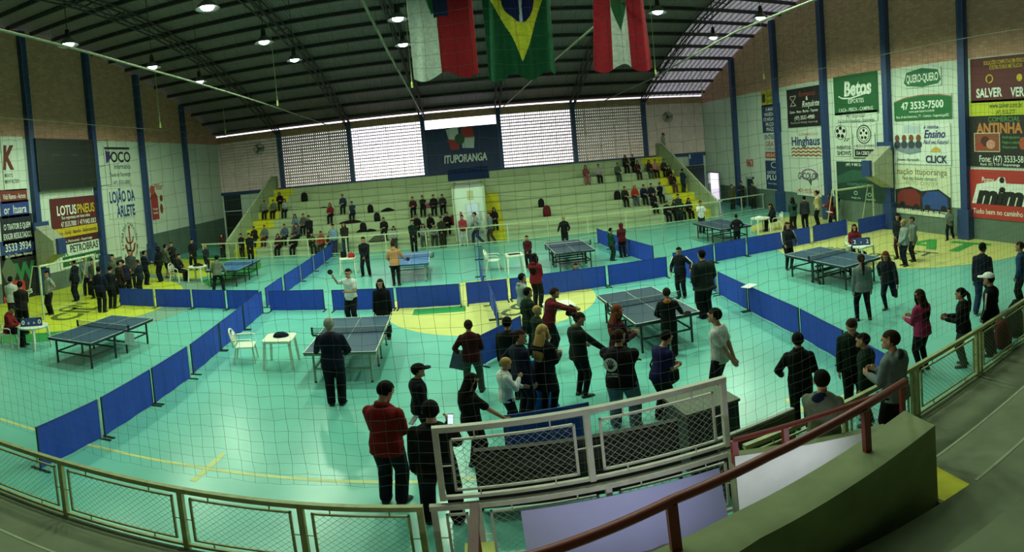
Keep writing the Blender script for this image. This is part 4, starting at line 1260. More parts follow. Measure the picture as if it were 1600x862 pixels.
# column base brackets: cantilevered corbels of the old hoops
def corbel(side, y, zt, label):
    s = 1 if side == 'L' else -1
    X = XL + 0.30 if side == 'L' else XR - 0.30
    t = thing('hoop_bracket', label, 'bracket', (X, y, zt))
    cm = mat('#a3a98f', rough=0.8, noise=0.12)
    MB().prism([(0, -0.42, 0), (0, -0.42, -2.0), (s * 1.15, -0.42, -1.35), (s * 1.15, -0.42, -0.75)][::(-1 if s > 0 else 1)], (0, 0.84, 0)).build('cantilever_arm', cm, t)
    MB().box(min(s * 1.15, s * 1.3), max(s * 1.15, s * 1.3), -0.26, 0.26, -1.38, -0.66).build('end_block', NAVY, t)
    MB().box(min(0, s * .1), max(0, s * .1), -0.5, 0.5, -0.25, 0.12).build('wall_plate', NAVY, t)
    return t


corbel('L', COLY[1], 3.35, 'beige concrete hoop bracket jutting from the left wall under the scoreboard')
corbel('R', COLY[1] + 0.02, 3.95, 'beige concrete hoop bracket jutting from the right wall above the goal frame')


def fan(x, y, z, rz, label):
    t = thing('wall_fan', label, 'fan', (x, y, z), rz)
    g = mat('#5d6a58', rough=0.5)
    ca = MB()
    for r in (0.1, 0.2, 0.3, 0.38):
        ca.tube([(r * cos(2 * pi * k / 28), -0.16 + 0.05 * (r / 0.38) ** 2, r * sin(2 * pi * k / 28)) for k in range(29)], 0.008, 4, cap=False)
    for k in range(20):
        a = 2 * pi * k / 20
        ca.tube([(0.05 * cos(a), -0.17, 0.05 * sin(a)), (0.38 * cos(a), -0.1, 0.38 * sin(a))], 0.005, 4)
    ca.tube([(0.38 * cos(2 * pi * k / 28), 0.02, 0.38 * sin(2 * pi * k / 28)) for k in range(29)], 0.012, 5, cap=False)
    ca.build('cage', g, t)
    bl = MB()
    for k in range(3):
        a = 2 * pi * k / 3
        u, w_ = V((cos(a), 0, sin(a))), V((-sin(a), 0, cos(a)))
        bl.loft([[u * r + w_ * s + V((0, -0.05 + dy + s * .3, 0)) for s, dy in ((-wd, -.005), (wd, -.005), (wd, .005), (-wd, .005))] for r, wd in ((0.06, .04), (0.2, .09), (0.34, .1))])
    bl.build('blades', mat('#8d9a80', rough=0.5), t)
    MB().tube([(0, -0.1, 0), (0, 0.14, 0)], 0.09, 12).build('motor', mat('#2f3a30'), t)
    MB().beam((0, 0.1, -0.02), (0, 0.34, -0.1), 0.05, 0.05).build('wall_arm', mat('#2f3a30'), t)
    return t


fan(-14.9, YF - 0.35, 6.75, 0.5, 'round caged wall fan high on the far wall, left end')
fan(14.75, YF - 0.35, 6.5, -0.5, 'round caged wall fan high on the far wall, right end')

# ================================================================ HANGING FLAGS
def flag(label, px0, px1, pyb, col, y=13.0, top=9.6, sag=0.0, skew=0.0, nu=110, nv=150, folds=5, amp=0.05, taper=(1, 1)):
    p, q = on_y(px0, pyb, y), on_y(px1, pyb, y)
    w, z0 = q.x - p.x, min(p.z, q.z)
    mb = MB()
    vs, fs, cols = [], [], {}
    for j in range(nv + 1):
        v = j / nv
        for i in range(nu + 1):
            u = i / nu
            tw = taper[0] + (taper[1] - taper[0]) * v
            x = p.x + w * (0.5 + (u - 0.5) * tw) + skew * v
            fold = amp * (0.4 + 0.6 * v) * sin(u * folds * 2 * pi + 1.3 * v)
            bot = z0 + sag * sin(pi * u) * 0 - 0.10 * sin(u * folds * pi) * (1 if v > .5 else 1)
            vs.append((x, y + fold, top + (bot - top) * v))
    buck = {}
    for j in range(nv):
        for i in range(nu):
            c = col((i + .5) / nu, (j + .5) / nv)
            a = j * (nu + 1) + i
            buck.setdefault(c, []).append((a, a + nu + 1, a + nu + 2, a + 1))
    b0 = len(mb.v)
    mb.v += vs
    for c, ff in buck.items():
        k = mb.mi(cloth(c))
        mb.f += ff; mb.m += [k] * len(ff)
    o = mb.build('hanging_flag', None, smooth=True)
    sm = o.modifiers.new('thickness', 'SOLIDIFY'); sm.thickness = 0.004
    tag(o, label, 'flag')
    MB().tube([(p.x - 0.06, y, top), (q.x + 0.06 + 0, y, top)], 0.02, 8).build('flag_rod', mat('#8d8f80'), o)
    for xx in (p.x + 0.05, q.x - 0.05):
        MB().tube([(xx, y, top), (xx, y, roof(y) + .15)], 0.008, 5).build('suspension_cord', mat('#8d8f80'), o)
    return o


# v runs 0 (top, out of view) to 1 (lower hem)
def col_town(u, v):
    if v < 0.6 and 0.39 < u < 0.62 and v > 0.2 and v < 0.52:
        return '#1f2748'
    if u < 0.44:
        if v < 0.48 and 0.27 - (v - .1) * .15 < u < 0.44 - (0.48 - v) * 0.02 and (u - .27) * 2.4 > (v - .3) * 1.2:
            return '#1d5a34' if u > 0.33 else '#5d6b60'
        return '#c3cfc4'
    return '#8c2028'


def col_nation(u, v):
    # upright national flag: rhombus and disc turned with the cloth
    cx, cy = 0.52, 0.37
    du, dv = abs(u - cx) / 0.40, abs(v - cy) / 0.50
    if du + dv < 1:
        a, b = (u - cx) * 1.0, (v - cy) * 1.28
        if a * a + b * b < 0.245 ** 2:
            if abs(a - 0.04 + b * 0.05) < 0.02:
                return '#b9c6c9'
            return '#1d2250'
        return '#c2c63a'
    return '#17492f'


def col_state(u, v):
    if 0.33 < u < 0.64:
        c = abs(u - 0.485) / 0.15
        if v < 0.74 and c < 1.0 and c < (0.74 - v) / 0.22:
            if v < 0.5 and abs(u - .485) < .07:
                return '#5a4632'
            return '#2c5a3a'
        return '#c5cdc4'
    return '#9c2530'


flag('white and red municipal flag with a dark blue square, leftmost of three hanging flags', 646, 748, 114, col_town, folds=3, amp=0.04)
flag('green hanging flag with yellow diamond and blue disc, between the two red ones', 764, 869, 117, col_nation, folds=4, amp=0.06)
flag('red and white hanging flag with a green diamond, rightmost of the three', 932, 1017, 106, col_state, y=12.2, folds=3, amp=0.06, taper=(0.75, 1.08))
# ================================================================ PEOPLE
# A figure is laid out as joints, grown into one continuous skin and dressed; local +y is the way it faces.
JOBS = []
HANDS = {}


def grow(mb, name, voxel, m, parent=None, smooth=4, extra=None, kind=None):
    """queue a closed shape to be fused into one continuous smooth surface"""
    o = mb.build(name, m, parent)
    JOBS.append((o, voxel, smooth, extra))
    return o


def run_jobs():
    for o, vx, sm, extra in JOBS:
        r = o.modifiers.new('fuse', 'REMESH'); r.mode = 'VOXEL'; r.voxel_size = vx; r.use_smooth_shade = True
        if sm:
            s = o.modifiers.new('soft', 'SMOOTH'); s.factor = 0.5; s.iterations = sm
    bpy.context.view_layer.update()
    dg = bpy.context.evaluated_depsgraph_get()
    for o, vx, sm, extra in JOBS:
        me = bpy.data.meshes.new_from_object(o.evaluated_get(dg))
        mats = [m for m in o.data.materials]
        o.modifiers.clear()
        old = o.data
        if extra is not None:
            bm = bmesh.new(); bm.from_mesh(me)
            tmp = extra.mesh('x'); bm.from_mesh(tmp); bm.to_mesh(me); bm.free(); bpy.data.meshes.remove(tmp)
        me.name = old.name
        me.materials.clear()
        for m in mats: me.materials.append(m)
        me.polygons.foreach_set('use_smooth', [True] * len(me.polygons))
        o.data = me
        bpy.data.meshes.remove(old)
    JOBS.clear()


def ring(c, ux, uy, a, b, n=14, p=2.3):
    r = []
    for k in range(n):
        t = 2 * pi * k / n
        cx, cy = cos(t), sin(t)
        x = math.copysign(abs(cx) ** (2 / p), cx); y = math.copysign(abs(cy) ** (2 / p), cy)
        r.append(c + ux * (a * x) + uy * (b * y))
    return r


def ik(a, b, l1, l2, pole):
    """middle joint of a two-bone limb from a to b"""
    a, b = V(a), V(b)
    d = b - a
    L = min(d.length, (l1 + l2) * 0.999)
    d = d.normalized()
    b2 = a + d * L
    x = (l1 * l1 - l2 * l2 + L * L) / (2 * L)
    h = sqrt(max(0.0, l1 * l1 - x * x))
    p = V(pole) - d * V(pole).dot(d)
    p = p.normalized() if p.length > 1e-6 else V((0, 1, 0))
    return a + d * x + p * h, b2


SKIN = ['#a37a5e', '#966c52', '#ad866b', '#7d573f']
HAIRC = {'black': '#0d0b0a', 'brown': '#2a1b12', 'fair': '#a3874f', 'grey': '#8d8f84', 'red': '#6a3420'}

# arm poses: (right hand, left hand, right elbow pole, left elbow pole); units of height, x right, y forward, z up from the floor
ARMS = {
    'side': ((.135, .03, .46), (-.135, .03, .46), (.3, -1, 0), (-.3, -1, 0)),
    'front': ((.05, .19, .64), (-.05, .19, .63), (.4, -.7, -1), (-.4, -.7, -1)),
    'clasp': ((.02, .12, .52), (-.02, .13, .53), (1, -.5, -.3), (-1, -.5, -.3)),
    'phone': ((.05, .2, .68), (-.08, .17, .6), (.4, -.7, -1), (-.7, -.4, -1)),
    'phone_r': ((.09, .21, .74), (-.14, .03, .47), (.4, -.7, -1), (-.3, -1, 0)),
    'back': ((.03, -.13, .5), (-.03, -.13, .51), (1, -.6, 0), (-1, -.6, 0)),
    'cross': ((-.075, .115, .7), (.08, .105, .68), (1, 0, -.6), (-1, 0, -.6)),
    'hips': ((.12, .02, .56), (-.12, .02, .56), (1, -.5, 0), (-1, -.5, 0)),
    'hip_l': ((.135, .05, .47), (-.12, .0, .57), (.3, -1, 0), (-1, -.6, 0)),
    'pocket': ((.115, .06, .5), (-.115, .06, .5), (.9, -.6, 0), (-.9, -.6, 0)),
    'point_r': ((.22, .2, .57), (-.13, .03, .48), (.5, -1, -.3), (-.3, -1, 0)),
    'reach': ((.08, .36, .74), (-.06, .36, .72), (.6, -.2, -1), (-.6, -.2, -1)),
    'serve': ((.26, .05, .86), (-.06, .2, .66), (1, -.4, -.4), (-.7, -.4, -1)),
    'play': ((.2, .22, .56), (-.12, .16, .56), (.7, -.7, -.4), (-.7, -.7, -.4)),
    'run': ((.2, .22, .5), (-.15, -.06, .55), (.8, -.8, 0), (-.6, -1, 0)),
    'wide': ((.25, .12, .6), (-.15, .12, .55), (.6, -.8, -.2), (-.6, -.8, -.2)),
    'eat': ((.03, .16, .73), (.0, .2, .6), (.8, -.3, -1), (-.8, -.3, -1)),
    'clip': ((.06, .16, .6), (-.17, .1, .55), (.7, -.5, -1), (-.7, -.6, -.4)),
}
# leg poses: hip height, right foot, left foot (ankle positions), forward lean of the trunk in degrees
LEGS = {
    'stand': (.525, (.055, 0, .035), (-.055, 0, .035), 0),
    'apart': (.515, (.09, .0, .035), (-.09, .02, .035), 0),
    'step': (.515, (.05, .1, .035), (-.05, -.1, .045), 2),
    'walk': (.505, (.045, .14, .04), (-.045, -.16, .06), 4),
    'run': (.5, (.05, .02, .035), (-.05, -.25, .22), 14),
    'ready': (.47, (.12, .05, .035), (-.12, -.05, .035), 22),
    'lean': (.515, (.06, .0, .035), (-.06, .0, .035), 14),
}


def person(loc, rz, H=1.7, legs='stand', arms='side', label=None, group=None, skin=0, hair='short', hairc='black', top='#1b1f26', sleeve='long', bottom='#15181d', bstyle='trousers',
           shoe='#1b1b1b', hood=None, cap=None, face=0.0, nod=0.0, build_=1.0, voxel=0.013, stripe=None, sit=None, coat=0.0, name='person', fingers=True, hood_up=False, flip_arms=False, collar=None, eyes=True):
    """one dressed figure; sit = (seat height, reach of the feet, foot level) in metres"""
    if sit:
        sh, reach, fz = sit[:3]
        hipz = (sh + 0.085 * H * .55) / H
        fr, fl_ = (.07, reach / H, fz / H + .035), (-.07, reach / H + .012, fz / H + .035)
        lean = 6
    else:
        hipz, fr, fl_, lean = LEGS[legs]
    A = ARMS[arms]
    P = V((0, 0, hipz))
    la = radians(lean if not sit else sit[3] if len(sit) > 3 else lean)
    up = V((0, sin(la), cos(la))); fw = V((0, cos(la), -sin(la))); rt = V((1, 0, 0))
    tp = lambda x, y, z: P + rt * x + fw * y + up * z
    dz = hipz - .525
    B = build_ * 1.04

    def hand(p):
        q = V(p)
        if sit:
            return tp(q.x, q.y, q.z - .525)
        # hand targets follow the trunk
        return tp(q.x, q.y, q.z - .525)
    hr, hl, pr, pl = hand(A[0]), hand(A[1]), V(A[2]), V(A[3])
    if flip_arms:
        hr, hl = V((-hl.x, hl.y, hl.z)), V((-hr.x, hr.y, hr.z))
        pr, pl = V((-A[3][0], A[3][1], A[3][2])), V((-A[2][0], A[2][1], A[2][2]))
    if sit and arms in ('side', 'clasp'):
        hr, hl = V((.07, .2, hipz + .06)), V((-.07, .2, hipz + .06))
        if arms == 'clasp': hr, hl = V((.015, .2, hipz + .09)), V((-.015, .21, hipz + .085))
        pr, pl = V((1, -.6, -.2)), V((-1, -.6, -.2))
    arms_j = []
    for s, h_, po in ((1, hr, pr), (-1, hl, pl)):
        S_ = tp(s * .096 * B, -.002, .268)
        E, Wr = ik(S_, h_, .172, .15, po)
        arms_j.append((s, S_, E, Wr))
    legs_j = []
    for s, f in ((1, fr), (-1, fl_)):
        Hp = P + V((s * .048 * B, 0, -.01))
        K, An = ik(Hp, V(f), .248, .248, V((s * .12, 1, 0.15 if not sit else .9)))
        legs_j.append((s, Hp, K, An))
    TR = [(-.055, .07, .055, 0), (-.02, .092, .068, -.004), (.02, .096, .07, -.004), (.07, .088, .062, 0), (.12, .082, .056, .003), (.18, .09, .062, .002), (.235, .102, .068, -.002), (.265, .1, .064, -.005), (.29, .085, .055, -.007), (.31, .062, .045, -.008), (.326, .044, .038, -.006)]

    def torso(mb, z0, z1, g, hem=None):
        rs = []
        for z, a, b, y in TR:
            if z0 - 1e-6 <= z <= z1 + 1e-6:
                rs.append(ring(tp(0, y, z), rt, fw, a * B + g, b * B + g))
        if hem:
            rs = [ring(tp(0, -.003, hem[0]), rt, fw, hem[1] * B + g, hem[2] * B + g)] + rs
        mb.loft(rs)

    def limb(mb, pts, rs, n=10):
        # insert midpoints for roundness
        Q, R = [], []
        for i in range(len(pts) - 1):
            for f in (0, .5):
                Q.append(pts[i].lerp(pts[i + 1], f)); R.append(rs[i] * (1 - f) + rs[i + 1] * f)
        Q.append(pts[-1]); R.append(rs[-1])
        mb.tube(Q, R, n)
        for p, r in zip(pts, rs):
            mb.sphere(p, r, nu=n, nv=6)

    def scale(mb):
        mb.v = [(x * H, y * H, z * H) for x, y, z in mb.v]
        return mb
    # head frame
    neck0, neck1 = tp(0, -.004, .31), tp(0, .012 + .02 * sin(radians(nod)), .36)
    fa, na = radians(face), radians(nod)
    hf = V((sin(-fa) * cos(na), cos(fa) * cos(na), -sin(na)))
    hx = hf.cross(V((0, 0, 1))).normalized()
    hu = hx.cross(hf).normalized()
    HS = 1.09
    HC = neck1 + hu * .054 + hf * .012
    hp = lambda x, y, z: HC + (hx * x + hf * y + hu * z) * HS

    def ell(mb, c, a, b, d, nu=14, nv=10, nosc=False):
        st = len(mb.v)
        mb.sphere((0, 0, 0), 1, nu=nu, nv=nv)
        q = HS if (c - HC).length < .16 and not (nosc) else 1.0
        mb.v[st:] = [tuple(c + (hx * (v[0] * a) + hf * (v[1] * b) + hu * (v[2] * d)) * q) for v in mb.v[st:]]
    body = MB()
    torso(body, -.06, .4, -.006)
    limb(body, [neck0, neck1], [.034 * B, .031])
    ell(body, hp(0, -.004, .012), .046, .058, .056)
    ell(body, hp(0, .014, -.028), .034, .04, .038)          # jaw
    ell(body, hp(0, .048, -.052), .015, .012, .012, 8, 6)   # chin
    if eyes:
        body.loft([[hp(x, .055, z) for x, z in ((-.004, .012), (.004, .012), (.005, .008), (-.005, .008))], [hp(x, .072, z) for x, z in ((-.006, -.014), (.006, -.014), (.008, -.02), (-.008, -.02))]])
        ell(body, hp(0, .052, .02), .032, .01, .006, 10, 6)     # brow
        for s in (1, -1):
            ell(body, hp(s * .047, -.004, -.002), .006, .012, .018, 8, 6)
    for s, S_, E, Wr in arms_j:
        limb(body, [S_, E, Wr], [.030 * B, .023 * B, .0155 * B])
    for s, Hp, K, An in legs_j:
        limb(body, [Hp, K, An], [.05 * B, .034 * B, .022])
        body.sphere(An, .024, nu=8, nv=6)
    # hands
    ex = MB()
    for s, S_, E, Wr in arms_j:
        d = (Wr - E).normalized()
        if arms in ('phone', 'phone_r', 'front', 'reach', 'play', 'serve', 'eat', 'clip'):
            d = (d + V((0, .5, .25))).normalized()
        inn = (V((-s, 0, 0)) - d * V((-s, 0, 0)).dot(d)).normalized()
        wd = d.cross(inn).normalized()
        pc = Wr + d * .03
        rs = [[Wr + d * f + wd * (x * w_) + inn * (y * .0085) for x, y in ((-1, -1), (0, -1.2), (1, -1), (1, 1), (0, 1.2), (-1, 1))] for f, w_ in ((-.004, .014), (.02, .021), (.05, .023), (.058, .020))]
        body.loft(rs)
        if fingers:
            for i, ln in enumerate((.038, .043, .040, .031)):
                o_ = (i - 1.5) * .0112
                b0 = Wr + d * .052 + wd * o_
                b1 = b0 + d * ln * .5 + inn * ln * .12
                b2 = b1 + d * ln * .32 + inn * ln * .3
                ex.tube([b0 - d * .012, b0, b1, b2], [.0056, .0056, .0052, .0042], 6)
            sd = 1 if wd.z > 0 else -1
            if abs(wd.z) < .3:
                sd = 1 if wd.y > 0 else -1
            t0 = Wr + d * .018 + wd * sd * .018
            ex.tube([t0 - wd * sd * .008, t0, t0 + d * .02 + wd * sd * .012 + inn * .004, t0 + d * .036 + wd * sd * .013 + inn * .01], [.007, .0068, .006, .0045], 6)
    scale(body); scale(ex)
    root = grow(body, name, voxel, mat(SKIN[skin], rough=0.6, noise=0.05), None, 3, ex if fingers else None)
    root.location = loc
    root.rotation_euler = (0, 0, rz)
    tag(root, label, 'person', group)
    HANDS[label] = [V(loc) + Matrix.Rotation(rz, 3, 'Z') @ ((Wr + (Wr - E).normalized() * .07) * H) for s, S_, E, Wr in arms_j]
    vc = voxel * 1.25
    # upper clothing
    tb = MB()
    g = .017 if sleeve == 'long' else .012
    torso(tb, -.02, .33, g, (-.055, .098, .076) if sleeve == 'long' else (-.04, .094, .072))
    if coat > 0:
        rs = [ring(tp(0, -.006, z), rt, fw, (.105 + .02 * k) * B, (.08 + .018 * k) * B) for k, z in ((1.4, -coat), (1, -coat * .6), (.4, -.05), (0, .0))]
        tb.loft(rs)
    for s, S_, E, Wr in arms_j:
        if sleeve == 'long':
            limb(tb, [S_, E, E.lerp(Wr, .95)], [.041 * B, .037 * B, .028 * B])
        elif sleeve == 'short':
            limb(tb, [S_, S_.lerp(E, .62)], [.043 * B, .040 * B])
    if hood and not hood_up:
        ell(tb, tp(0, -.05, .32), .06, .035, .035, 10, 8, True)
        limb(tb, [tp(-.045, -.02, .325), tp(-.03, .035, .3)], [.02, .015], 8); limb(tb, [tp(.045, -.02, .325), tp(.03, .035, .3)], [.02, .015], 8)
    elif collar or sleeve == 'long':
        tb.tube([tp(0, -.006, .3), tp(0, .0, .342)], [.05, .042], 12)
    scale(tb)
    names = {'long': 'jacket' if coat == 0 else 'coat', 'short': 'shirt', 'none': 'vest'}
    to = grow(tb, names[sleeve], vc, cloth(top), root, 3)
    if collar:
        cb = MB(); cb.tube([tp(0, -.006, .315), tp(0, .0, .35)], [.056, .05], 14); scale(cb)
        cb.build('collar', cloth(collar), to, smooth=True)
    if hood:
        hb = MB()
        if hood_up:
            ell(hb, hp(0, -.012, .006), .06, .068, .07)
            hb.tube([tp(0, -.01, .3), hp(0, -.02, -.03)], [.06, .055], 12)
            scale(hb)
            # open the face side
            keep = []
            for f in hb.f:
                c = sum((V(hb.v[i]) for i in f), V()) / len(f) / H - HC
                keep.append(not (c.dot(hf) > .034 and c.dot(hu) < .045 and c.dot(hu) > -.07))
            hb.f = [f for f, k in zip(hb.f, keep) if k]; hb.m = hb.m[:len(hb.f)]
        else:
            ell(hb, tp(0, -.056, .318), .057, .03, .038, 10, 8, True); scale(hb)
        hb.build('hood', cloth(hood), to, smooth=True)
    if stripe and sleeve == 'long':
        for s, S_, E, Wr in arms_j:
            st = MB()
            o1 = (E - S_).normalized(); side = (rt * s - o1 * rt.dot(o1) * s).normalized()
            st.tube([S_ + side * .037 * B + V((0, 0, .01)), E + side * .031 * B, E.lerp(Wr, .9) + side * .022 * B], .011, 6)
            scale(st)
            st.build('sleeve_stripe', cloth(stripe), to, smooth=True)
    # lower clothing
    bb = MB()
    torso(bb, -.06, .03, .008)
    if bstyle == 'skirt':
        bb.loft([ring(tp(0, 0, z), rt, fw, a * B, b * B) for z, a, b in ((-.24, .125, .1), (-.1, .112, .088), (.02, .1, .074))])
    for s, Hp, K, An in legs_j:
        if bstyle == 'trousers':
            limb(bb, [Hp, K, K.lerp(An, .97)], [.064 * B, .048 * B, .041 * B])
        elif bstyle == 'slim':
            limb(bb, [Hp, K, K.lerp(An, .97)], [.062 * B, .042 * B, .030])
        elif bstyle == 'shorts':
            limb(bb, [Hp, Hp.lerp(K, .9)], [.061 * B, .052 * B])
    scale(bb)
    bo = grow(bb, 'skirt' if bstyle == 'skirt' else 'trousers' if bstyle != 'shorts' else 'shorts', vc, cloth(bottom), root, 3)
    # shoes
    for s, Hp, K, An in legs_j:
        sb = MB()
        dirv = V((s * .22, 1, 0)).normalized()
        sh_ = K - An
        if not sit and sh_.y > .12 and An.z > .1:
            dirv = V((0, .35, -1)).normalized()
        upv = V((0, 0, 1)) if abs(dirv.z) < .5 else V((0, 1, .3)).normalized()
        sx = dirv.cross(upv).normalized(); upv = sx.cross(dirv)
        base = An - upv * (.035 if abs(dirv.z) < .5 else .02)
        prof = ((-.042, .018, .02), (-.03, .026, .038), (0, .029, .05), (.04, .030, .036), (.08, .031, .026), (.105, .024, .018))
        sb.loft([[base + dirv * f + sx * (w_ * x) + upv * (hh * z) for x, z in ((-.85, 0), (.85, 0), (1, .35), (.75, .85), (0, 1), (-.75, .85), (-1, .35))] for f, w_, hh in prof])
        scale(sb)
        sb.build('shoe', mat(shoe, rough=0.5), root, smooth=True)
    # hair
    hm = mat(HAIRC[hairc], rough=0.85, noise=0.2, scale=40, spec=0.12)
    if not hood_up:
        hb = MB()
        gq = 1.065
        st = len(hb.v)
        ell(hb, hp(0, -.009, .018), .046 * gq + .002, .058 * gq, .056 * gq, 18, 12)
        keep = []
        for f in hb.f:
            c = sum((V(hb.v[i]) for i in f), V()) / len(f) - HC
            yy, zz, xx = c.dot(hf), c.dot(hu), abs(c.dot(hx))
            xx, yy, zz = xx / HS, yy / HS, zz / HS
            faceside = yy > .0 and zz < .036 - .25 * (yy - .03 if yy < .03 else 0)
            low = zz < (-.018 if hair == 'short' else -.03) or (zz < .006 and xx > .026 and yy > -.02)
            keep.append(not (faceside or low))
        hb.f = [f for f, k in zip(hb.f, keep) if k]; hb.m = hb.m[:len(hb.f)]
        if hair in ('long', 'pony', 'bun'):
            if hair == 'long':
                bk = [ring(hp(0, -.03, .02), hx, hf, .052, .034), ring(hp(0, -.04, -.03), hx, hf, .058, .03), ring(tp(0, -.052, .30), rt, fw, .066, .026), ring(tp(0, -.075, .2), rt, fw, .064, .02), ring(tp(0, -.074, .12), rt, fw, .03, .012)]
                hb.loft(bk)
                for s in (1, -1):
                    hb.tube([hp(s * .046, .012, .02), hp(s * .052, .008, -.03), tp(s * .055, .0, .3)], [.012, .016, .012], 7)
            elif hair == 'pony':
                hb.tube([hp(0, -.06, .03), hp(0, -.085, .0), tp(0, -.085, .3), tp(0, -.085, .2)], [.02, .024, .02, .008], 8)
            else:
                ell(hb, hp(0, -.07, .035), .026, .024, .026, 10, 8)
        scale(hb)
        hb.build('hair', hm, root, smooth=True)
    if cap:
        cb = MB()
        st = len(cb.v)
        ell(cb, hp(0, -.004, .03), .056, .068, .052, 18, 12)
        keep = [((sum((V(cb.v[i]) for i in f), V()) / len(f)) - HC).dot(hu) > .026 for f in cb.f]
        cb.f = [f for f, k in zip(cb.f, keep) if k]; cb.m = cb.m[:len(cb.f)]
        cb.loft([[hp(x * w_, y, z) for x, z in ((-1, .03), (0, .038), (1, .03), (1, .026), (0, .034), (-1, .026))] for w_, y in ((.05, .045), (.047, .085), (.03, .112))])
        scale(cb)
        cb.build('cap', cloth(cap), root, smooth=True)
    if eyes and voxel < .0125:
        for s in (1, -1):
            eb = MB(); ell(eb, hp(s * .018, .054, .006), .007, .005, .0045, 8, 6); scale(eb)
            eb.build('eye', mat('#1a1613', rough=0.2, noise=0), root, smooth=True)
        mbm = MB(); ell(mbm, hp(0, .055, -.032), .014, .005, .004, 8, 6); scale(mbm)
        mbm.build('mouth', mat('#7d4540', rough=0.5, noise=0), root, smooth=True)
    return root
D = radians


def P(px, py, H, facing, label, z=0.0, **k):
    """a standing figure whose feet meet the floor seen at a photograph point; facing 0 = away from the viewer, 90 = to the right"""
    p = at(px, py, z)
    return person(p, -D(facing) + atan2(-p.x, p.y) * 1.0, H, label=label, **k)


# --- by the near railing
P(616, 785, 1.84, 25, 'man in a red zip jacket and dark jeans looking down at his phone', top='#7a1d1f', bottom='#151a26', arms='front', nod=28, face=-15, hairc='black', build_=1.02, voxel=.011, collar='#5c1518')
P(694, 816, 1.8, 5, 'man in a black sweater, back turned, holding up a lit phone', top='#101012', bottom='#131419', arms='phone_r', legs='apart', hairc='black', build_=1.12, voxel=.011)
P(664, 702, 1.5, 80, 'boy in a black cap and black jacket facing right', top='#12141a', bottom='#14161c', cap='#131313', arms='pocket')
P(742, 612, 1.5, 5, 'person in a dark red shirt and grey trousers holding a clipboard, back turned', top='#3c1418', bottom='#3a4340', arms='clip', legs='apart', hairc='brown', voxel=.012)
P(745, 730, 1.55, 60, 'girl with very long black hair in a black top stretching out one hand', top='#151214', bottom='#141416', hair='long', arms='point_r', sleeve='short', voxel=.012, nod=15, bstyle='slim')
P(797, 676, 1.36, 75, 'small fair-haired boy in a white shirt eating with both hands', top='#c9d0cc', bottom='#17181d', arms='eat', hairc='fair', nod=10, voxel=.012, sleeve='long')
P(822, 655, 1.66, 60, 'woman in dark navy with tied-back hair and a hand on her hip', top='#151a2c', bottom='#121722', hair='bun', hairc='brown', arms='hip_l', face=-30, voxel=.012)
P(803, 622, 1.62, 20, 'person in a black jacket standing behind the woman with a hand on her hip', top='#141719', bottom='#15171b', arms='side', hairc='black')
P(858, 648, 1.68, 40, 'woman with long blonde hair in a long dark coat', top='#13161a', bottom='#101216', hair='long', hairc='fair', arms='front', coat=.2, voxel=.012, bstyle='slim')
P(910, 618, 1.64, 55, 'woman in a dark jacket and scarf standing beside the small white table', top='#1a211e', bottom='#121417', hairc='brown', hair='bun', arms='play', nod=18, face=-30, collar='#4c5140', voxel=.012, bstyle='slim')
P(841, 480, 1.62, 30, 'girl in a wine-red hooded jacket standing in the centre circle', top='#6e1724', bottom='#171a1f', hair='long', hairc='black', hood='#5c121d', arms='clasp')
P(822, 520, 1.56, 60, 'boy in a pale grey hooded top at the back of the centre huddle', top='#87938c', bottom='#1a1d22', hood='#7c8780', arms='clasp', hairc='black')
P(832, 556, 1.6, 60, 'boy in a black jacket with green shoulders in the centre huddle', top='#16241c', bottom='#14161a', collar='#2c5a38', arms='pocket', hairc='black')
P(846, 578, 1.42, 70, 'short fair-haired child in dark green in the middle of the huddle', top='#1c2a20', bottom='#15181a', hairc='fair', arms='clasp')
P(862, 556, 1.6, 75, 'person in a dark red jacket stretching both arms towards a black bag', top='#5c1a20', bottom='#15171b', arms='reach', legs='lean', hairc='brown', nod=10)
P(978, 668, 1.74, 15, 'person in a black shirt with a white hand print on the back and jeans', top='#0f1013', bottom='#4a6072', arms='cross', hairc='brown', hair='bun', build_=1.26, voxel=.011, face=-25, legs='apart')
P(972, 606, 1.66, 60, 'woman with long loose reddish hair in a dark wine jacket facing right', top='#33141a', bottom='#15161a', hair='long', hairc='red', arms='front', voxel=.012)
P(1036, 656, 1.6, 50, 'boy in a dark blue T-shirt carrying a black bag behind him', top='#191c46', bottom='#1b1c20', sleeve='short', arms='front', hairc='black', voxel=.012, legs='lean', nod=20)
P(1049, 556, 1.52, 0, 'player in black with an orange hood at the near end of the centre-right table', top='#121315', bottom='#13151a', hood='#b06a35', arms='play', hairc='brown', voxel=.012)
P(1104, 496, 1.78, -35, 'big bearded man in an open dark jacket and striped track trousers', top='#1f2823', bottom='#14171b', arms='pocket', build_=1.32, hairc='black', voxel=.012, coat=.08, shoe='#2c4a7c')
P(1066, 464, 1.5, -160, 'boy in a black tracksuit with white sleeve stripes beside the big bearded man', top='#15181c', bottom='#14161b', stripe='#c9d0c9', arms='wide', face=-15, flip_arms=True)
P(1130, 632, 1.78, -70, 'slim boy in a white T-shirt and black trousers, hands behind his back', top='#b7beb9', bottom='#121317', sleeve='short', arms='back', hairc='black', voxel=.011, bstyle='slim')
P(527, 632, 1.78, 8, 'grey-haired man in navy at the near end of the centre-left table', top='#14182a', bottom='#12151f', hairc='grey', arms='play', voxel=.011, flip_arms=True, build_=1.08)
P(553, 510, 1.72, -150, 'player in a white T-shirt raising one arm to serve at the centre-left table', top='#c3cac6', bottom='#16181d', sleeve='short', arms='serve', hairc='black', voxel=.012)
P(603, 528, 1.62, -165, 'figure in a long black jacket by the far corner of the centre-left table', top='#101317', bottom='#10141c', arms='side', hairc='brown', hair='long', coat=.1)
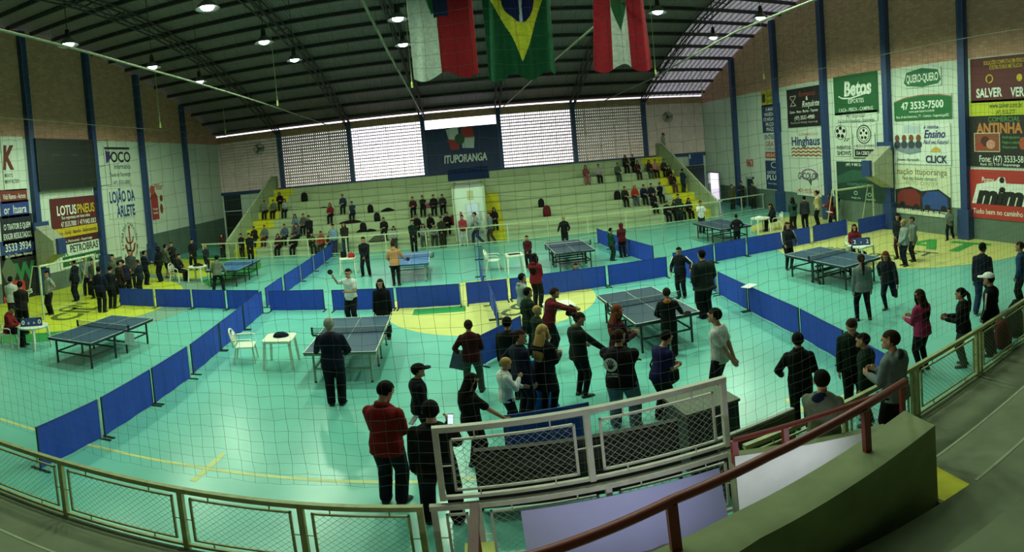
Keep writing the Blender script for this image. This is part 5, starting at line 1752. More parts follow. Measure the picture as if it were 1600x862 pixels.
P(620, 446, 1.7, 5, 'player in a peach-orange hooded top with his back turned at the bright blue table', top='#c08a62', bottom='#15171b', hood='#b57f58', arms='play', hairc='brown', bstyle='slim')
P(573, 431, 1.68, -170, 'man in black standing left of the bright blue table', top='#14171c', bottom='#14161b', arms='clasp', legs='apart', hairc='black')
P(648, 393, 1.66, 180, 'player in black and green behind the bright blue table', top='#16221c', bottom='#13161a', collar='#4fae4a', arms='clasp', hairc='brown')
P(827, 418, 1.3, -175, 'young referee in dark red and black in front of the white table', top='#3f161c', bottom='#15171c', arms='clasp', hairc='brown')
P(884, 387, 1.5, 180, 'player in black seen above the far dark table', top='#14161a', bottom='#14161a', arms='play', hairc='fair')
P(957, 407, 1.32, 60, 'child in a dark green jacket by the far right divider line', top='#14402c', bottom='#173026', arms='clasp', hairc='black')
P(974, 402, 1.42, -20, 'person in a wine-red jacket with the hood up by the far divider line', top='#52141e', bottom='#14161d', hood='#52141e', hood_up=True, arms='clasp')
P(1097, 364, 1.6, 160, 'player in a white shirt behind the bare far right table', top='#c9d3cb', bottom='#1b2435', sleeve='short', arms='play', hairc='brown')
P(1153, 383, 1.32, -10, 'boy in black at the near corner of the bare far right table', top='#17171c', bottom='#15161b', arms='hips', hairc='black')
P(1145, 327, 1.6, 150, 'person in olive brown standing close to another beside the open door', top='#4c4a30', bottom='#23231f', arms='pocket', hairc='black')
P(1160, 324, 1.72, 160, 'taller person in dark grey leaning on the one in olive beside the open door', top='#262a30', bottom='#1e2126', arms='cross', hairc='black')
P(1178, 326, 1.7, -170, 'person in dark clothes standing in the small side doorway', top='#2a3028', bottom='#20251f', arms='clasp', hairc='black')
P(1233, 420, 1.62, 150, 'girl in a black vest over white sleeves at the left end of the right table', top='#22262b', bottom='#15171c', stripe='#c9cfc9', arms='play', hair='long', hairc='brown', bstyle='slim')
P(1241, 362, 1.62, -25, 'person in a teal top, first of the queue by the right wall', top='#24423e', bottom='#16191d', hair='long', arms='clasp', hairc='black')
P(1259, 358, 1.6, -15, 'person in a dark checked top, second of the queue by the right wall', top='#2c3038', bottom='#14171b', arms='side', hairc='black')
P(1279, 352, 1.72, -75, 'person in a cream top with folded arms, third of the queue by the right wall', top='#b7ad7c', bottom='#16181c', arms='cross', hairc='black', hair='bun')
P(1299, 352, 1.56, -70, 'person in a long red coat, fourth of the queue by the right wall', top='#6e1d22', bottom='#1b1d22', coat=.2, hair='long', arms='front', hairc='black')
P(1309, 348, 1.68, -70, 'person in grey behind the red coat, last of the queue by the right wall', top='#5f6d62', bottom='#191c1f', arms='clasp', hairc='black', hair='long')
P(1406, 404, 1.62, -150, 'woman in an open dark vest standing by the right white table', top='#1c2224', bottom='#3c1c24', arms='clasp', hair='long', hairc='black', bstyle='slim')
P(1415, 415, 1.58, -120, 'fair girl in a pale grey hooded top by the right white table', top='#87948c', bottom='#171b26', hood='#7d8a82', arms='clasp', hairc='fair', hair='bun', bstyle='slim')
P(1428, 408, 1.56, -110, 'person half hidden behind the fair girl in grey', top='#6c786f', bottom='#15181f', arms='side', hairc='brown', bstyle='slim')
P(1350, 500, 1.66, -15, 'girl in a loose grey sweater and black leggings with her back turned', top='#6d7a78', bottom='#12141b', arms='side', hair='pony', hairc='brown', voxel=.012, bstyle='slim', legs='apart')
P(1390, 482, 1.62, 195, 'red-haired girl running forward with a bat in her hand', top='#22262c', bottom='#141b2e', legs='run', arms='run', hairc='red', hair='long', stripe='#b9c0ba', voxel=.012, bstyle='slim', nod=10, shoe='#2a2a2c', flip_arms=True)
P(1536, 487, 1.78, 20, 'tall young man in a dark navy sweater walking away on the right', top='#171d2b', bottom='#1f3352', arms='side', legs='walk', hairc='black', voxel=.012)
P(1443, 578, 1.62, -50, 'girl in a pink jacket with very long brown hair', top='#8e2a54', bottom='#131519', hair='long', hairc='brown', arms='front', voxel=.012, bstyle='slim')
P(1507, 571, 1.58, -80, 'woman with a dark ponytail in a black jacket and grey leggings', top='#17181d', bottom='#3d4540', hair='pony', hairc='black', arms='front', voxel=.012, bstyle='slim')
P(1550, 554, 1.72, -70, 'person in a white cap and black jacket with white stripes by the right railing', top='#15171b', bottom='#14161a', cap='#dfe6df', stripe='#bfc6c0', arms='pocket', voxel=.012)
P(1485, 374, 1.34, -160, 'child in grey and black walking along the right wall', top='#5c6a60', bottom='#16181b', legs='walk', arms='front', hairc='brown')
P(1425, 354, 1.6, -120, 'person in a grey jacket standing between the goal and the right wall', top='#4f5d58', bottom='#252b33', arms='hips', hairc='black')
P(1255, 668, 1.62, 0, 'boy in a black tracksuit with his back turned, alone near the right railing', top='#0f1413', bottom='#0f1312', arms='clip', collar='#131a18', hairc='black', voxel=.011)
P(1336, 640, 1.66, 170, 'boy in dark green facing us beside the shorter boy in dark green', top='#13241c', bottom='#101512', arms='side', hairc='brown', voxel=.012, nod=22)
P(1358, 662, 1.56, -80, 'shorter boy in dark green seen from the side near the right railing', top='#12281c', bottom='#101713', arms='side', hairc='black', voxel=.012)
person(V((3.47, 4.80, .02)), D(-52), 1.76, label='boy in a beige hooded jacket with a dark blue hood standing above the white sheet', top='#5f6756', bottom='#131520', hood='#151a33', arms='clasp', hairc='black', voxel=.011, face=30)
person(V((4.78, 4.98, .02)), D(10), 1.86, label='boy in a grey hooded jacket leaning on the near railing, clapping', top='#5d6866', bottom='#120f14', hood='#2a3238', arms='front', hairc='brown', voxel=.011, face=25)
# --- left side
P(38, 522, 1.82, 10, 'man in brown-black with his back turned beside the far left scorer', top='#201d1a', bottom='#151515', arms='clasp', hairc='black')
P(22, 505, 1.76, 15, 'person in a white shirt at the left edge behind the man in brown-black', top='#b3bab4', bottom='#1b1d20', arms='clasp', hairc='black')
P(80, 491, 1.72, -120, 'boy in a grey T-shirt with crossed arms by the left goal post', top='#8a9690', bottom='#15181f', arms='hips', sleeve='short', hairc='black', face=10)
P(121, 470, 1.82, -60, 'boy in dark navy, leftmost of the group before the fuel-station banner', top='#171b26', bottom='#14171f', arms='clasp', hairc='black', stripe='#3c4450')
P(137, 461, 1.82, 170, 'youth in a grey shirt under an open jacket, second of the left group', top='#6b7772', bottom='#171a22', arms='clasp', hairc='black')
P(150, 466, 1.74, -150, 'boy in an olive jacket with folded hands, third of the left group', top='#4a5142', bottom='#171a1c', arms='clasp', hairc='brown')
P(160, 488, 1.76, 20, 'boy in dark blue with his back turned in front of the left group', top='#131a2c', bottom='#12161f', arms='pocket', hairc='black')
P(176, 482, 1.67, 30, 'boy looking down, right of the boy in dark blue', top='#171b24', bottom='#14171c', arms='front', nod=30, hairc='black')
P(181, 460, 1.80, -160, 'boy in an olive-grey hooded top at the back of the left group', top='#59614e', bottom='#1a1c1e', hood='#4f5746', arms='clasp', hairc='black')
P(191, 472, 1.72, 60, 'boy in brown-black in profile in the middle of the left group', top='#2a2220', bottom='#15161a', arms='pocket', hairc='black', face=-20)
P(202, 465, 1.67, -40, 'boy in dark navy bending over behind the left blue divider', top='#161a2a', bottom='#13161d', arms='front', legs='lean', hairc='black', nod=25)
P(208, 450, 1.80, -170, 'tall boy in dark grey at the back right of the left group', top='#3a3f3c', bottom='#1a1c1e', arms='clasp', hairc='black')
P(222, 463, 1.59, -60, 'short child in dark blue at the right end of the left group', top='#1a2030', bottom='#14171c', arms='front', hairc='brown', nod=20)
P(229, 445, 1.62, 60, 'boy in dark navy talking to the hooded figure by the left wall', top='#14182a', bottom='#14171f', arms='front', hairc='black')
P(252, 440, 1.72, -60, 'tall figure in a black hooded jacket with a white chest mark by the left wall', top='#13161b', bottom='#12141a', hood='#13161b', hood_up=True, arms='clasp')
P(262, 434, 1.68, 60, 'boy in a grey-green hooded top and shorts by the left wall', top='#4c5546', bottom='#1d2026', bstyle='shorts', hood='#434b3e', arms='pocket', hairc='black')
P(272, 428, 1.66, -160, 'person in black with a hand to the face behind the far left round table', top='#1f2022', bottom='#1a1b1e', arms='eat', hairc='brown')
P(304, 421, 1.66, -160, 'youth in black standing against the fourth column of the left wall', top='#191c1e', bottom='#15171a', arms='clasp', hairc='black', legs='apart')
P(324, 423, 1.34, 150, 'child in a dark vest beside the far left stand railing', top='#22262a', bottom='#1a2130', arms='clasp', hairc='fair')
P(342, 455, 1.62, 10, 'player in an olive jacket with his back turned at the far left corner table', top='#5c6452', bottom='#15171b', arms='play', legs='ready', hairc='black', stripe='#7d8674')
P(393, 410, 1.62, 180, 'player in black at the far end of the far left corner table', top='#15181f', bottom='#14171d', arms='clasp', hairc='black')
P(1597, 480, 1.7, -80, 'person cut by the right edge of the picture, in blue', top='#1f3a5c', bottom='#1a1d22', arms='pocket', hairc='brown')

# --- seated on chairs
def SP(x, y, rz, H, label, **k):
    return person(V((x - .05 * sin(rz), y + .05 * cos(rz), 0)), rz, H, label=label, sit=(0.465, 0.40, 0.0, k.pop('lean', 8)), **k)


SP(-12.84, 10.99, D(-60), 1.66, 'scorer in a red jacket and dark cap sitting at the far left round table', top='#7a1b22', bottom='#15161c', cap='#16181a', arms='clasp', nod=20)
SP(-13.53, 22.3, D(-90), 1.6, 'person in black sitting on the chair at the far left corner round table', top='#191b1e', bottom='#17181c', arms='clasp', hairc='black')
SP(13.87, 22.34, D(75), 1.6, 'person in black sitting at the round table near the open door', top='#1a1c1f', bottom='#17191d', arms='clasp', hair='long', hairc='black', nod=10)
SP(12.43, 14.76, D(150), 1.6, 'girl in a dark red jacket sitting at the right scorer table', top='#6a1a26', bottom='#1a1c20', arms='clasp', hair='long', hairc='brown')
# ================================================================ SPECTATORS ON THE FAR STAND
PROTO = {}
SPEC = {'m': dict(arms='clasp', hair='short', hairc='black'), 'mc': dict(arms='cross', hair='short', hairc='black'), 'mk': dict(arms='side', hair='short', hairc='brown'),
        'f': dict(arms='clasp', hair='long', hairc='black'), 'fb': dict(arms='front', hair='long', hairc='brown'), 'h': dict(arms='clasp', hood='#333333', hood_up=True), 'l': dict(arms='eat', hair='short', hairc='black')}
SH = 1.52
for k, v in SPEC.items():
    PROTO[k] = person(V((0, 0, 0)), pi, SH, label='x', sit=(0.45, 0.42, 0.0, 16 if k in ('m', 'l', 'h') else 4), voxel=.021, fingers=True, eyes=True, **v)
run_jobs()
USED = set()
HEADZ = {}
for k, o in PROTO.items():
    HEADZ[k] = max((v.co.z for v in o.data.vertices)) + 0.015


def recolour(o, part, h):
    for c in o.children:
        if c.name.split('.')[0] in part:
            c.material_slots[0].link = 'OBJECT'
            c.material_slots[0].material = cloth(h)
            for g in c.children:
                g.material_slots[0].link = 'OBJECT'
                g.material_slots[0].material = cloth(h)


def spect(px, py, kind, top, bottom, label, turn=0):
    best = None
    for k in range(1, 9):
        y = ROW_Y[k - 1] + 0.17
        q = on_y(px, py, y)
        e = abs(q.z - (0.45 * (k - 1) + HEADZ[kind]))
        if best is None or e < best[0]:
            best = (e, k, q.x, y)
    e, k, x, y = best
    pr = PROTO[kind]
    if kind in USED:
        o = copy_tree(pr)
    else:
        o = pr
        USED.add(kind)
    o.location = (x, y, 0.45 * (k - 1))
    o.rotation_euler = (0, 0, pi + radians(turn))
    recolour(o, ('jacket', 'coat', 'shirt'), top)
    recolour(o, ('trousers',), bottom)
    tag(o, label, 'person', 'spectators sitting on the far stand')
    return o


def stand_on(px, py, H, label, rows=range(0, 9), facing=180, **k):
    best = None
    for r in rows:
        y = 28.78 if r == 0 else ROW_Y[r - 1] + 0.55
        q = on_y(px, py, y)
        e = abs(q.z - (0.45 * r + H))
        if best is None or e < best[0]:
            best = (e, r, q.x, y)
    e, r, x, y = best
    return person(V((x, y, 0.45 * r)), -D(facing), H, label=label, voxel=.02, **k)


DK_ = '#15171b'
spect(414, 315, 'm', '#6b7672', DK_, 'spectator in a grey hooded top, leftmost of the upper trio beside the yellow steps')
spect(427, 315, 'mk', '#525d55', DK_, 'spectator in grey-green, middle of the upper trio beside the yellow steps')
spect(436.5, 304, 'h', '#141517', DK_, 'black hooded spectator leaning behind the upper trio by the yellow steps', 20)
spect(445, 315, 'fb', '#8a958f', DK_, 'spectator in pale grey holding papers, right of the upper trio by the yellow steps')
spect(515, 312, 'f', '#6e1f28', DK_, 'spectator in red reading a white sheet, alone on an upper row')
spect(536, 308.5, 'm', '#23304c', DK_, 'spectator in dark blue, left one of the pair on the upper row')
spect(549, 308, 'mc', '#22304a', DK_, 'spectator in dark blue, right one of the pair on the upper row')
spect(461, 336, 'f', '#5f7484', '#6a5a58', 'girl in pale blue left of the man standing in black on the rows')
spect(473.5, 332, 'mk', '#4a4f4a', DK_, 'spectator in grey half behind the man standing in black on the rows')
spect(398, 357, 'l', '#20221f', '#2a2a20', 'spectator in black with a yellow drink at the foot of the left yellow steps')
spect(413.5, 357.5, 'mk', '#5a655f', '#4a2024', 'spectator in grey above maroon trousers near the left yellow steps')
spect(433.5, 359, 'f', '#3c2024', DK_, 'spectator in dark red, first of the low row of four behind the rail')
spect(445, 356.5, 'mk', '#455668', DK_, 'spectator in blue-grey, second of the low row of four behind the rail')
spect(457, 358, 'm', '#17191d', DK_, 'spectator in black, third of the low row of four behind the rail')
spect(466, 355.5, 'l', '#465058', DK_, 'spectator in grey leaning forward, fourth of the low row behind the rail', -20)
stand_on(346, 363, 1.5, 'person in dark red standing behind the rail left of the sloping handrail', rows=[0], top='#3f1c20', bottom='#23231f', arms='clasp', hair='long')
stand_on(376, 364, 1.45, 'person in black standing behind the rail right of the sloping handrail', rows=[0], top='#1c1d1a', bottom='#22241c', arms='clasp')
spect(486, 372, 'l', '#33382c', '#24281e', 'spectator in olive sitting low behind the rail, left of the orange-red one', 30)
spect(502, 371, 'mk', '#9a3f2c', '#33302a', 'spectator in orange-red sitting low behind the rail by the divider')
spect(517, 372, 'm', '#4c2026', '#26231f', 'spectator in dark red sitting low behind the rail, right of the orange-red one')
spect(600, 346, 'm', '#1b1c20', DK_, 'spectator in black, left one of the pair in the middle rows')
spect(614, 345, 'f', '#8b9690', '#3c4440', 'girl in grey-white with long hair, right one of the middle-row pair')
spect(644, 302, 'm', '#3c1c20', DK_, 'spectator in maroon, first of the upper four left of the doorway')
spect(659, 300.5, 'mc', '#17191d', DK_, 'spectator in black, second of the upper four left of the doorway')
spect(676, 297, 'mk', '#15171a', DK_, 'spectator in black, third of the upper four left of the doorway')
spect(690, 297.5, 'm', '#22262a', DK_, 'spectator in dark grey, last of the upper four left of the doorway')
spect(650, 333, 'mk', '#14161c', DK_, 'spectator in black, leftmost of the middle cluster left of the doorway')
spect(660, 342, 'fb', '#77827c', '#4a524c', 'girl in grey with brown hair in the cluster left of the doorway')
spect(670.5, 339, 'h', '#16171a', DK_, 'black hooded spectator in the cluster left of the doorway', 25)
spect(676.5, 342, 'm', '#6f7c78', '#3a423c', 'spectator in pale grey in the cluster left of the doorway')
spect(690, 341, 'f', '#3f2a22', '#2a2a22', 'spectator in brown in the cluster left of the doorway')
spect(697, 327, 'm', '#15161a', DK_, 'spectator in black beside the red bag next to the doorway')
spect(771, 323, 'f', '#1c1f24', '#191b20', 'woman in black on the yellow steps right of the doorway')
spect(914, 258, 'f', '#7a3f48', '#a0606a', 'girl in pink on the top row, left one of a pair')
spect(934, 257, 'mk', '#9a8f98', DK_, 'spectator in pale pink on the top row, right one of a pair')
spect(963, 251, 'm', '#43524c', '#2f3a36', 'spectator in grey-green, first of the top right crowd')
spect(976, 245.5, 'f', '#1f1f22', DK_, 'spectator in black with long hair, second of the top right crowd')
spect(987, 238, 'mc', '#17181b', DK_, 'spectator in black sitting highest in the top right crowd')
spect(995, 252, 'fb', '#3a2422', '#2a2220', 'spectator in dark brown in the middle of the top right crowd')
spect(1012.5, 245, 'f', '#33231f', '#3a4038', 'spectator in brown left of the salmon one in the top right crowd')
spect(1022, 245, 'mk', '#b0706a', DK_, 'spectator in salmon pink in the top right crowd')
spect(1035.5, 250, 'm', '#2b2f30', DK_, 'spectator in dark grey with a white chest beside the top yellow steps')
spect(1043.5, 258, 'f', '#15161a', '#5a3f3a', 'spectator in black sitting on the right yellow steps, upper one')
spect(1050, 266, 'fb', '#2a1f22', '#5a3a3c', 'spectator in dark maroon sitting on the right yellow steps, lower one')
spect(974, 289, 'm', '#22281f', DK_, 'spectator in dark olive beside the black backpack, right part of the stand')
spect(989.5, 284, 'h', '#a02c28', '#3f4a52', 'spectator in a bright red hood, right part of the stand')
spect(1003.5, 284, 'm', '#17203a', DK_, 'spectator in navy, first of three right of the red hood')
spect(1016, 283, 'mk', '#1f2128', DK_, 'spectator in dark grey, second of three right of the red hood')
spect(1029.5, 281.5, 'mc', '#151722', DK_, 'spectator in black, third of three right of the red hood')
spect(1020, 305.5, 'f', '#16171b', DK_, 'spectator in black below the three right of the red hood')
spect(1039.5, 307, 'm', '#191b1d', DK_, 'spectator in black, left of the low group by the right yellow steps')
spect(1052, 306, 'f', '#33332c', DK_, 'spectator in brown-grey in the low group by the right yellow steps')
spect(1062, 305, 'mk', '#24302e', DK_, 'spectator in dark green in the low group by the right yellow steps')
spect(1074.5, 305, 'fb', '#1d1f22', DK_, 'spectator in black, rightmost of the low group by the yellow steps')
stand_on(481.5, 334.5, 1.7, 'man in black standing among the seated spectators on the left rows', rows=range(1, 4), top='#15171b', bottom='#14161a', arms='clasp')
stand_on(520, 355, 1.66, 'person in pale blue standing behind the far rail beside the left divider end', rows=[0], top='#6f8ca0', bottom='#2a3350', arms='side')
stand_on(537, 350, 1.72, 'person in brown-black and jeans standing behind the far rail', rows=[0], top='#26221e', bottom='#2c3c4c', arms='clasp', hair='long', hairc='brown')
stand_on(689, 345, 1.62, 'person in olive standing behind the far rail before the seated cluster', rows=[0], top='#26281f', bottom='#24271e', arms='clasp', hairc='brown')
stand_on(743, 333, 1.72, 'person in pale grey striding past the white doorway', rows=[0], facing=-90, legs='walk', top='#7f8c88', bottom='#263040', arms='run', hairc='brown')
stand_on(721, 331, 1.6, 'person in red and white standing in front of the white doorway', rows=[0], top='#8c3038', bottom='#9aa49c', arms='front', hairc='brown')
stand_on(766, 342, 1.62, 'person in grey-blue standing at the foot of the middle yellow steps', rows=[0], facing=-100, top='#66767c', bottom='#3c322a', arms='clasp', hairc='brown', legs='step')
stand_on(1036, 212.5, 1.7, 'person in a white T-shirt standing at the very top of the right yellow steps', rows=[8], top='#9aa69f', bottom='#1f2a22', sleeve='short', arms='side', facing=110)
stand_on(1059, 309, 1.6, 'person in dark green standing behind the far rail at its right part', rows=[0], top='#24332e', bottom='#1f2826', arms='clasp')
stand_on(1066.5, 277, 1.5, 'person in dark blue leaning on the stand end wall beside the yellow steps', rows=range(3, 7), top='#1d2a3a', bottom='#1a222a', arms='front', facing=60)
run_jobs()
# ================================================================ BAGS, BATS AND SMALL THINGS
def backpack(x, y, z, rz, h, label, col='#17181b', cat='backpack'):
    t = thing('backpack', label, cat, (x, y, z), rz)
    w, d = h * .36, h * .25
    X, Y, Z = V((1, 0, 0)), V((0, 1, 0)), V((0, 0, 1))
    MB().loft([ring(Z * (h * f), X, Y, w * a, d * a, 14, 3) for f, a in ((0, .8), (.05, 1), (.5, 1.02), (.8, .9), (.95, .6), (1, .25))]).build('body', cloth(col), t, smooth=True)
    MB().loft([ring(Z * (h * f) + Y * (-d * .85), X, Y, w * .75 * a, d * .45 * a, 12, 3) for f, a in ((.08, .8), (.12, 1), (.42, 1), (.48, .7))]).build('front_pocket', cloth(col), t, smooth=True)
    MB().tube([(-.06, 0, h * .95), (-.04, 0, h * 1.06), (.04, 0, h * 1.06), (.06, 0, h * .95)], .012, 6).build('carry_handle', cloth('#0d0d0e'), t)
    for s in (-1, 1):
        MB().tube([(s * w * .5, d * .7, h * .9), (s * w * .6, d * 1.25, h * .6), (s * w * .55, d * .9, h * .15)], .016, 6).build('strap', cloth('#0d0d0e'), t)
    return t


def heap(x, y, z, rz, w, d, h, label, col, name='jacket', cat='jacket', seed=1):
    """a crumpled garment or soft bag lying down"""
    rnd = random.Random(seed)
    X, Y, Z = V((1, 0, 0)), V((0, 1, 0)), V((0, 0, 1))
    rs = []
    for f, a in ((0, .95), (.12, 1.0), (.35, .93), (.6, .74), (.82, .45), (1, .12)):
        r = ring(Z * (h * f), X, Y, w * a, d * a, 18, 2.2)
        r = [p + V((rnd.uniform(-1, 1) * w * .12, rnd.uniform(-1, 1) * d * .12, (rnd.uniform(-1, 1) * h * .12) if f > 0 else 0)) for p in r]
        rs.append(r)
    o = MB().loft(rs).build(name, cloth(col), None, smooth=True)
    o.location = (x, y, z); o.rotation_euler = (0, 0, rz)
    m = o.modifiers.new('soft', 'SUBSURF'); m.levels = 1; m.render_levels = 1
    return tag(o, label, cat)


def on_row(px, py, seat=True):
    """point on a tread of the far stand seen at a photograph point"""
    best = None
    for k in range(1, 9):
        y = ROW_Y[k - 1] + 0.3
        q = on_y(px, py, y)
        e = abs(q.z - 0.45 * k)
        if best is None or e < best[0]:
            best = (e, V((q.x, y, 0.45 * k)))
    return best[1]


for px, py, h, lb in ((476.5, 319, .62, 'black backpack standing alone on an upper row of the far stand'), (580, 339, .5, 'black backpack, left one of two side by side on the stand'), (589, 338.5, .52, 'black backpack, right one of two side by side on the stand'),
                      (567.5, 355, .55, 'tall black backpack on the stand left of a dark bag'), (845.5, 317, .5, 'black backpack above the red bag on the empty middle rows'), (964.5, 305, .55, 'black backpack left of the spectator in dark olive')):
    p = on_row(px, py)
    backpack(p.x, p.y, p.z, 0.1, h, lb)
for px, py, h, c, lb in ((708, 345.5, .55, '#6a1f26', 'dark red backpack on the stand next to the white doorway'), (854.5, 331, .62, '#5c1a22', 'dark red backpack below the black one on the empty middle rows')):
    p = on_row(px, py)
    backpack(p.x, p.y, p.z, 0.1, h, lb, c)
for px, py, w, d, h, c, lb in ((606.5, 337, .42, .25, .22, '#16171a', 'black jacket heaped on the stand right of two backpacks'), (548, 353.5, .7, .25, .2, '#1d1618', 'long dark garment laid along a row of the stand'), (579, 354, .34, .25, .16, '#1a1719', 'dark bag lying flat beside the tall backpack on the stand'),
                               (669, 321, .2, .2, .3, '#8a4a60', 'pink bag between the upper four spectators'), (592, 374, .6, .3, .35, '#4a4d42', 'grey coat heaped on a low row behind the far rail'), (507, 329.5, .28, .2, .08, '#1c1a1a', 'dark cloth lying beside the spectator in red with the sheet'), (563, 363, .22, .18, .16, '#1a1c1c', 'small dark bag on a low row of the stand')):
    p = on_row(px, py)
    heap(p.x, p.y, p.z, 0.2, w, d, h, lb, c, 'bag' if 'bag' in lb else 'garment', 'bag' if 'bag' in lb else 'garment', seed=int(px))
# white sheet in the hands of the spectator in red
o = MB().box(-.2, .2, -.004, .004, -.13, .13).build('paper_sheet', mat('#e3ebe8', noise=0))
q = on_y(517, 325, ROW_Y[4] - 0.2)
o.location = q; o.rotation_euler = (radians(-35), radians(15), 0)
tag(o, 'white sheet held by the spectator in red on an upper row', 'paper')

# things on the small tables
heap(-4.6, 11.9, 0.72, .3, .2, .14, .12, 'dark blue jacket crumpled on the square white table left of centre', '#141a2e', seed=3)
heap(-5.32, 23.15, 0.72, .1, .17, .14, .22, 'red jacket heaped on the white table by the left divider', '#a3242c', seed=4)
t = thing('equipment_bag', 'black box-shaped bag on the white table by the left divider', 'bag', (-5.68, 23.25, 0.72), .1)
MB().loft([ring(V((0, 0, z)), V((1, 0, 0)), V((0, 1, 0)), .13 * a, .1 * a, 12, 5) for z, a in ((0, .95), (.02, 1), (.24, 1), (.26, .94))]).build('body', cloth('#16171a'), t)
MB().tube([(-.07, 0, .26), (-.06, 0, .33), (.06, 0, .33), (.07, 0, .26)], .01, 6).build('carry_handle', cloth('#0d0d0e'), t)
heap(-12.35, 22.3, 0.72, .4, .26, .18, .14, 'black bag lying on the round table in the far left corner', '#151515', 'bag', 'bag', seed=6)
heap(13.0, 22.35, 0.72, .2, .2, .16, .1, 'white papers and cloth piled on the round table near the open door', '#dfe6de', 'paper_pile', 'paper', seed=7)
o = MB().box(-.22, .22, -.15, .15, 0, .015).build('clipboard', mat('#1c211e'))
o.location = (1.5, 20.85, 0.722); o.rotation_euler = (0, 0, .1)
tag(o, 'dark clipboard lying on the white table before the young referee', 'clipboard')
heap(14.35, 21.7, 0, .2, .3, .22, .28, 'dark red bag on the floor behind the chair near the open door', '#7a2228', 'bag', 'bag', seed=8)
backpack(12.05, 13.92, 0.0, .2, .5, 'black backpack on the floor under the right scorer table')
# at the right railing
p = at(1572, 545, 0)
backpack(p.x + .1, p.y + .16, 0.0, .6, .62, 'maroon backpack standing at the foot of the right railing', '#5c1c26')
heap(p.x + .85, p.y + .34, 0.0, .3, .34, .26, .8, 'tall dark sports bag behind the maroon backpack at the right railing', '#1b221f', 'sports_bag', 'bag', seed=11)


def placed(name, px, py, z, mb, m, label, cat, rot=(0, 0, 0)):
    o = mb.build(name, m)
    o.location = at(px, py, z)
    o.rotation_euler = rot
    return tag(o, label, cat)


def phone(px, py, z, rot, label, lit):
    p = at(px, py, z)
    t = thing('smartphone', label, 'phone', p)
    t.rotation_euler = rot
    MB().loft([[V((sx * .036 * a, y, sz * .075 * a)) for sx, sz in ((-1, -1), (1, -1), (1, 1), (-1, 1))] for y, a in ((.004, .95), (.002, 1), (-.002, 1), (-.004, .95))]).build('case', mat('#d5d8d8' if lit else '#1c1d20', rough=.3), t)
    MB().box(-.031, .031, -.0055, -.0045, -.062, .062).build('screen', mat('#cfe0f5', emit=1.2, noise=0) if lit else mat('#39434a', rough=.2), t)


phone(704, 655, 1.42, (radians(-25), 0, radians(-10)), 'lit white phone held up by the man in the black sweater', True)
phone(646, 656, 1.24, (radians(-60), 0, radians(-30)), 'dark phone in the hands of the man in the red jacket', False)


def bat(px, py, z, rot, label, col='#7a1f22'):
    t = thing('table_tennis_bat', label, 'bat', at(px, py, z))
    t.rotation_euler = rot
    MB().loft([[V((.078 * a * cos(2 * pi * k / 20), y, .08 * a * sin(2 * pi * k / 20))) for k in range(20)] for y, a in ((-.007, .96), (-.005, 1), (.005, 1), (.007, .96))]).build('blade', mat(col, rough=.5), t)
    MB().loft([[V((sx * w, sy * .011, z_)) for sx, sy in ((-1, -1), (1, -1), (1, 1), (-1, 1))] for z_, w in ((-.07, .014), (-.1, .012), (-.16, .015))]).build('handle', mat('#8a6a44', rough=.5), t)


def hand_of(start, i):
    return next(v[i] for k, v in HANDS.items() if k and k.startswith(start))


def bat_in(start, i, rot, label, col, dz=0.08):
    p = hand_of(start, i)
    bat(800, 600, 0, rot, label, col)
    o = [o for o in COL.objects if o.get('label') == label][0]
    o.location = p - Matrix(o.rotation_euler.to_matrix()) @ V((0, 0, -0.125))


bat_in('red-haired girl', 0, (.2, 2.8, .4), 'dark bat in the hand of the red-haired running girl', '#1a1a1c')
bat_in('player in a peach-orange', 0, (.3, 1.3, .2), 'bat held over the bright blue table by the player in orange', '#1f2a4a')
bat_in('player in a white T-shirt raising', 0, (.2, -.4, .2), 'bat raised by the serving player in the white T-shirt', '#2a1a1a')
bat_in('player in black with an orange hood', 0, (.9, .6, .2), 'bat in the hand of the player with the orange hood', '#5a1c1e')
o = MB().box(-.15, .15, -.008, .008, -.2, .2).build('clipboard', mat('#4a5c72', rough=.4))
o.location = hand_of('person in a dark red shirt and grey', 1) + V((-.02, .02, -.12)); o.rotation_euler = (radians(-12), radians(18), 0)
tag(o, 'blue-grey clipboard in the left hand of the person in dark red', 'clipboard')
o = placed('paper_sheet', 1296, 331, 1.0, MB().box(-.15, .15, -.1, .1, -.004, .004), mat('#e3ebe4', noise=0), 'white paper held by the person in the long red coat', 'paper', (.2, .2, 0))
placed('paper_sheet', 394, 412, .55, MB().box(-.14, .14, -.003, .003, -.2, .2), mat('#e3ebe4', noise=0), 'white sheet hanging from the far left corner table', 'paper', (0, 0, 0))
# black bag passed over the small white table, black bag behind the boy in blue
heap(*at(893, 492, .86), .4, .14, .1, .26, 'black bag held out over the small white table in the centre', '#121314', 'bag', 'bag', seed=21)
p = at(1052, 640, 0)
backpack(p.x, p.y + .25, .42, .5, .62, 'big black bag carried behind the boy in the dark blue T-shirt', '#101113')
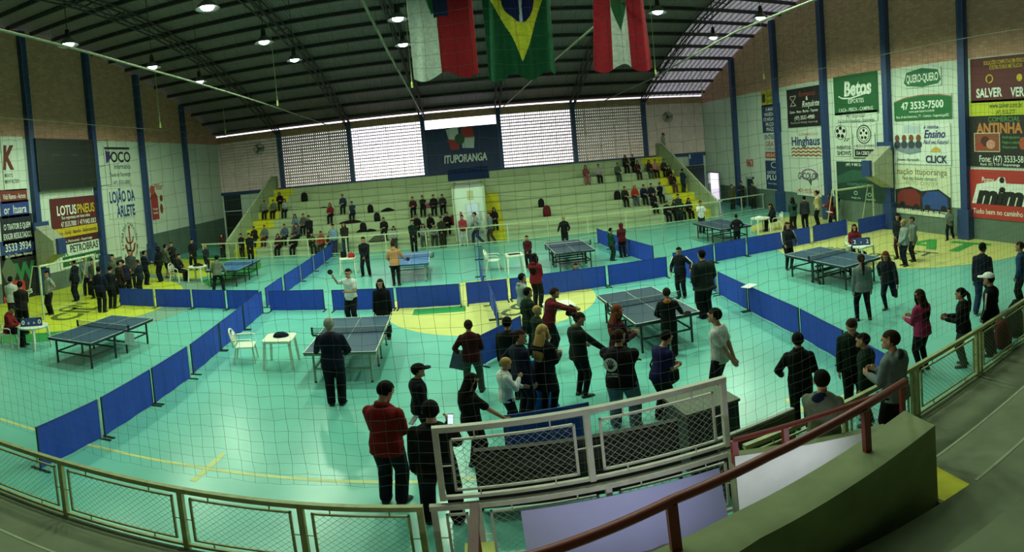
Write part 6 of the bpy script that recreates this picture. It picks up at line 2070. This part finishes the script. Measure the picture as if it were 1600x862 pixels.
# blue cloth hanging beside the blonde woman
p = at(842, 645, 0)
rows = []
for i in range(9):
    f = i / 8
    w = .06 + .2 * f
    rows.append([V((-w + .1 * f + .02 * sin(9 * f), .03 * sin(5 * f), 1.0 - .98 * f)), V((0 + .1 * f, -.05 * f, 1.0 - .98 * f)), V((w + .12 * f, .03 * sin(6 * f + 1), 1.0 - .98 * f)), V((0.1 * f, .06 * f + .02, 1.0 - .98 * f))])
o = MB().loft(rows).build('blue_cloth', cloth('#2a6fc4'), None, smooth=True)
o.location = (p.x, p.y + .1, 0); tag(o, 'bright blue cloth hanging down beside the blonde woman in a dark coat', 'cloth')

# white hand print on the black shirt
for o in list(COL.objects):
    if o.get('label', '').startswith('person in a black shirt with a white hand print'):
        it = [('ell', 0.5, .66, .5, .34, '#c9d0cb')]
        hand_ = '#101113'
        it += [('ell', .5, .55, .2, .12, hand_), ('line', [(.36, .6), (.26, .82)], .05, hand_), ('line', [(.45, .62), (.4, .9)], .05, hand_), ('line', [(.55, .62), (.56, .92)], .05, hand_), ('line', [(.63, .6), (.71, .84)], .05, hand_), ('line', [(.64, .54), (.82, .66)], .05, hand_)]
        it += [T('BOAS MÃOS', .5, .22, .07, '#c9d0cb', w=.95), T('HANDEBOL', .6, .1, .06, '#c9d0cb', w=.8)]
        pm = printing(o, .21, .34, it, 0)
        pm.name = 'back_print'
        pm.location = (-.2, -.205, 1.02)
# child crouching behind the middle divider
person(V((3.2, 17.45, 0)), pi, 1.3, label='child crouching behind the middle divider, only the dark head showing', sit=(.2, .2, 0, 20), top='#1b1c20', bottom='#15161a', voxel=.02)
run_jobs()
# painted floor lettering
def floor_text(s, loc, rz, size, c, sx=1.0):
    o = text_obj('floor_lettering', s, size, mat(c, rough=.5, noise=.1), bold=.03)
    o.location = (*loc, .0105); o.rotation_euler = (0, 0, rz); o.scale = (sx, 1, 1)
    return struct(o)


floor_text('AT', (15.3, 13.6), radians(-78), 2.3, '#3f9a42', 1.2)
floor_text('ST', (14.2, 13.4), radians(-78), .9, '#3d4a3a', 1.2)
floor_text('SEMENTES', (12.9, 15.3), radians(-80), .8, '#4a5a42')
floor_text('CIL', (-13.6, 15.6), radians(100), 1.5, '#5a6a22', 1.2)
floor_text('ON', (-14.6, 16.4), radians(100), .9, '#5a6a22', 1.2)
floor_text('CO', (1.35, 15.5), radians(60), .9, '#4a5a42')
floor_text('ID', (-12.6, 18.6), radians(90), 1.0, '#3d4a2a')
# lamps placeholder
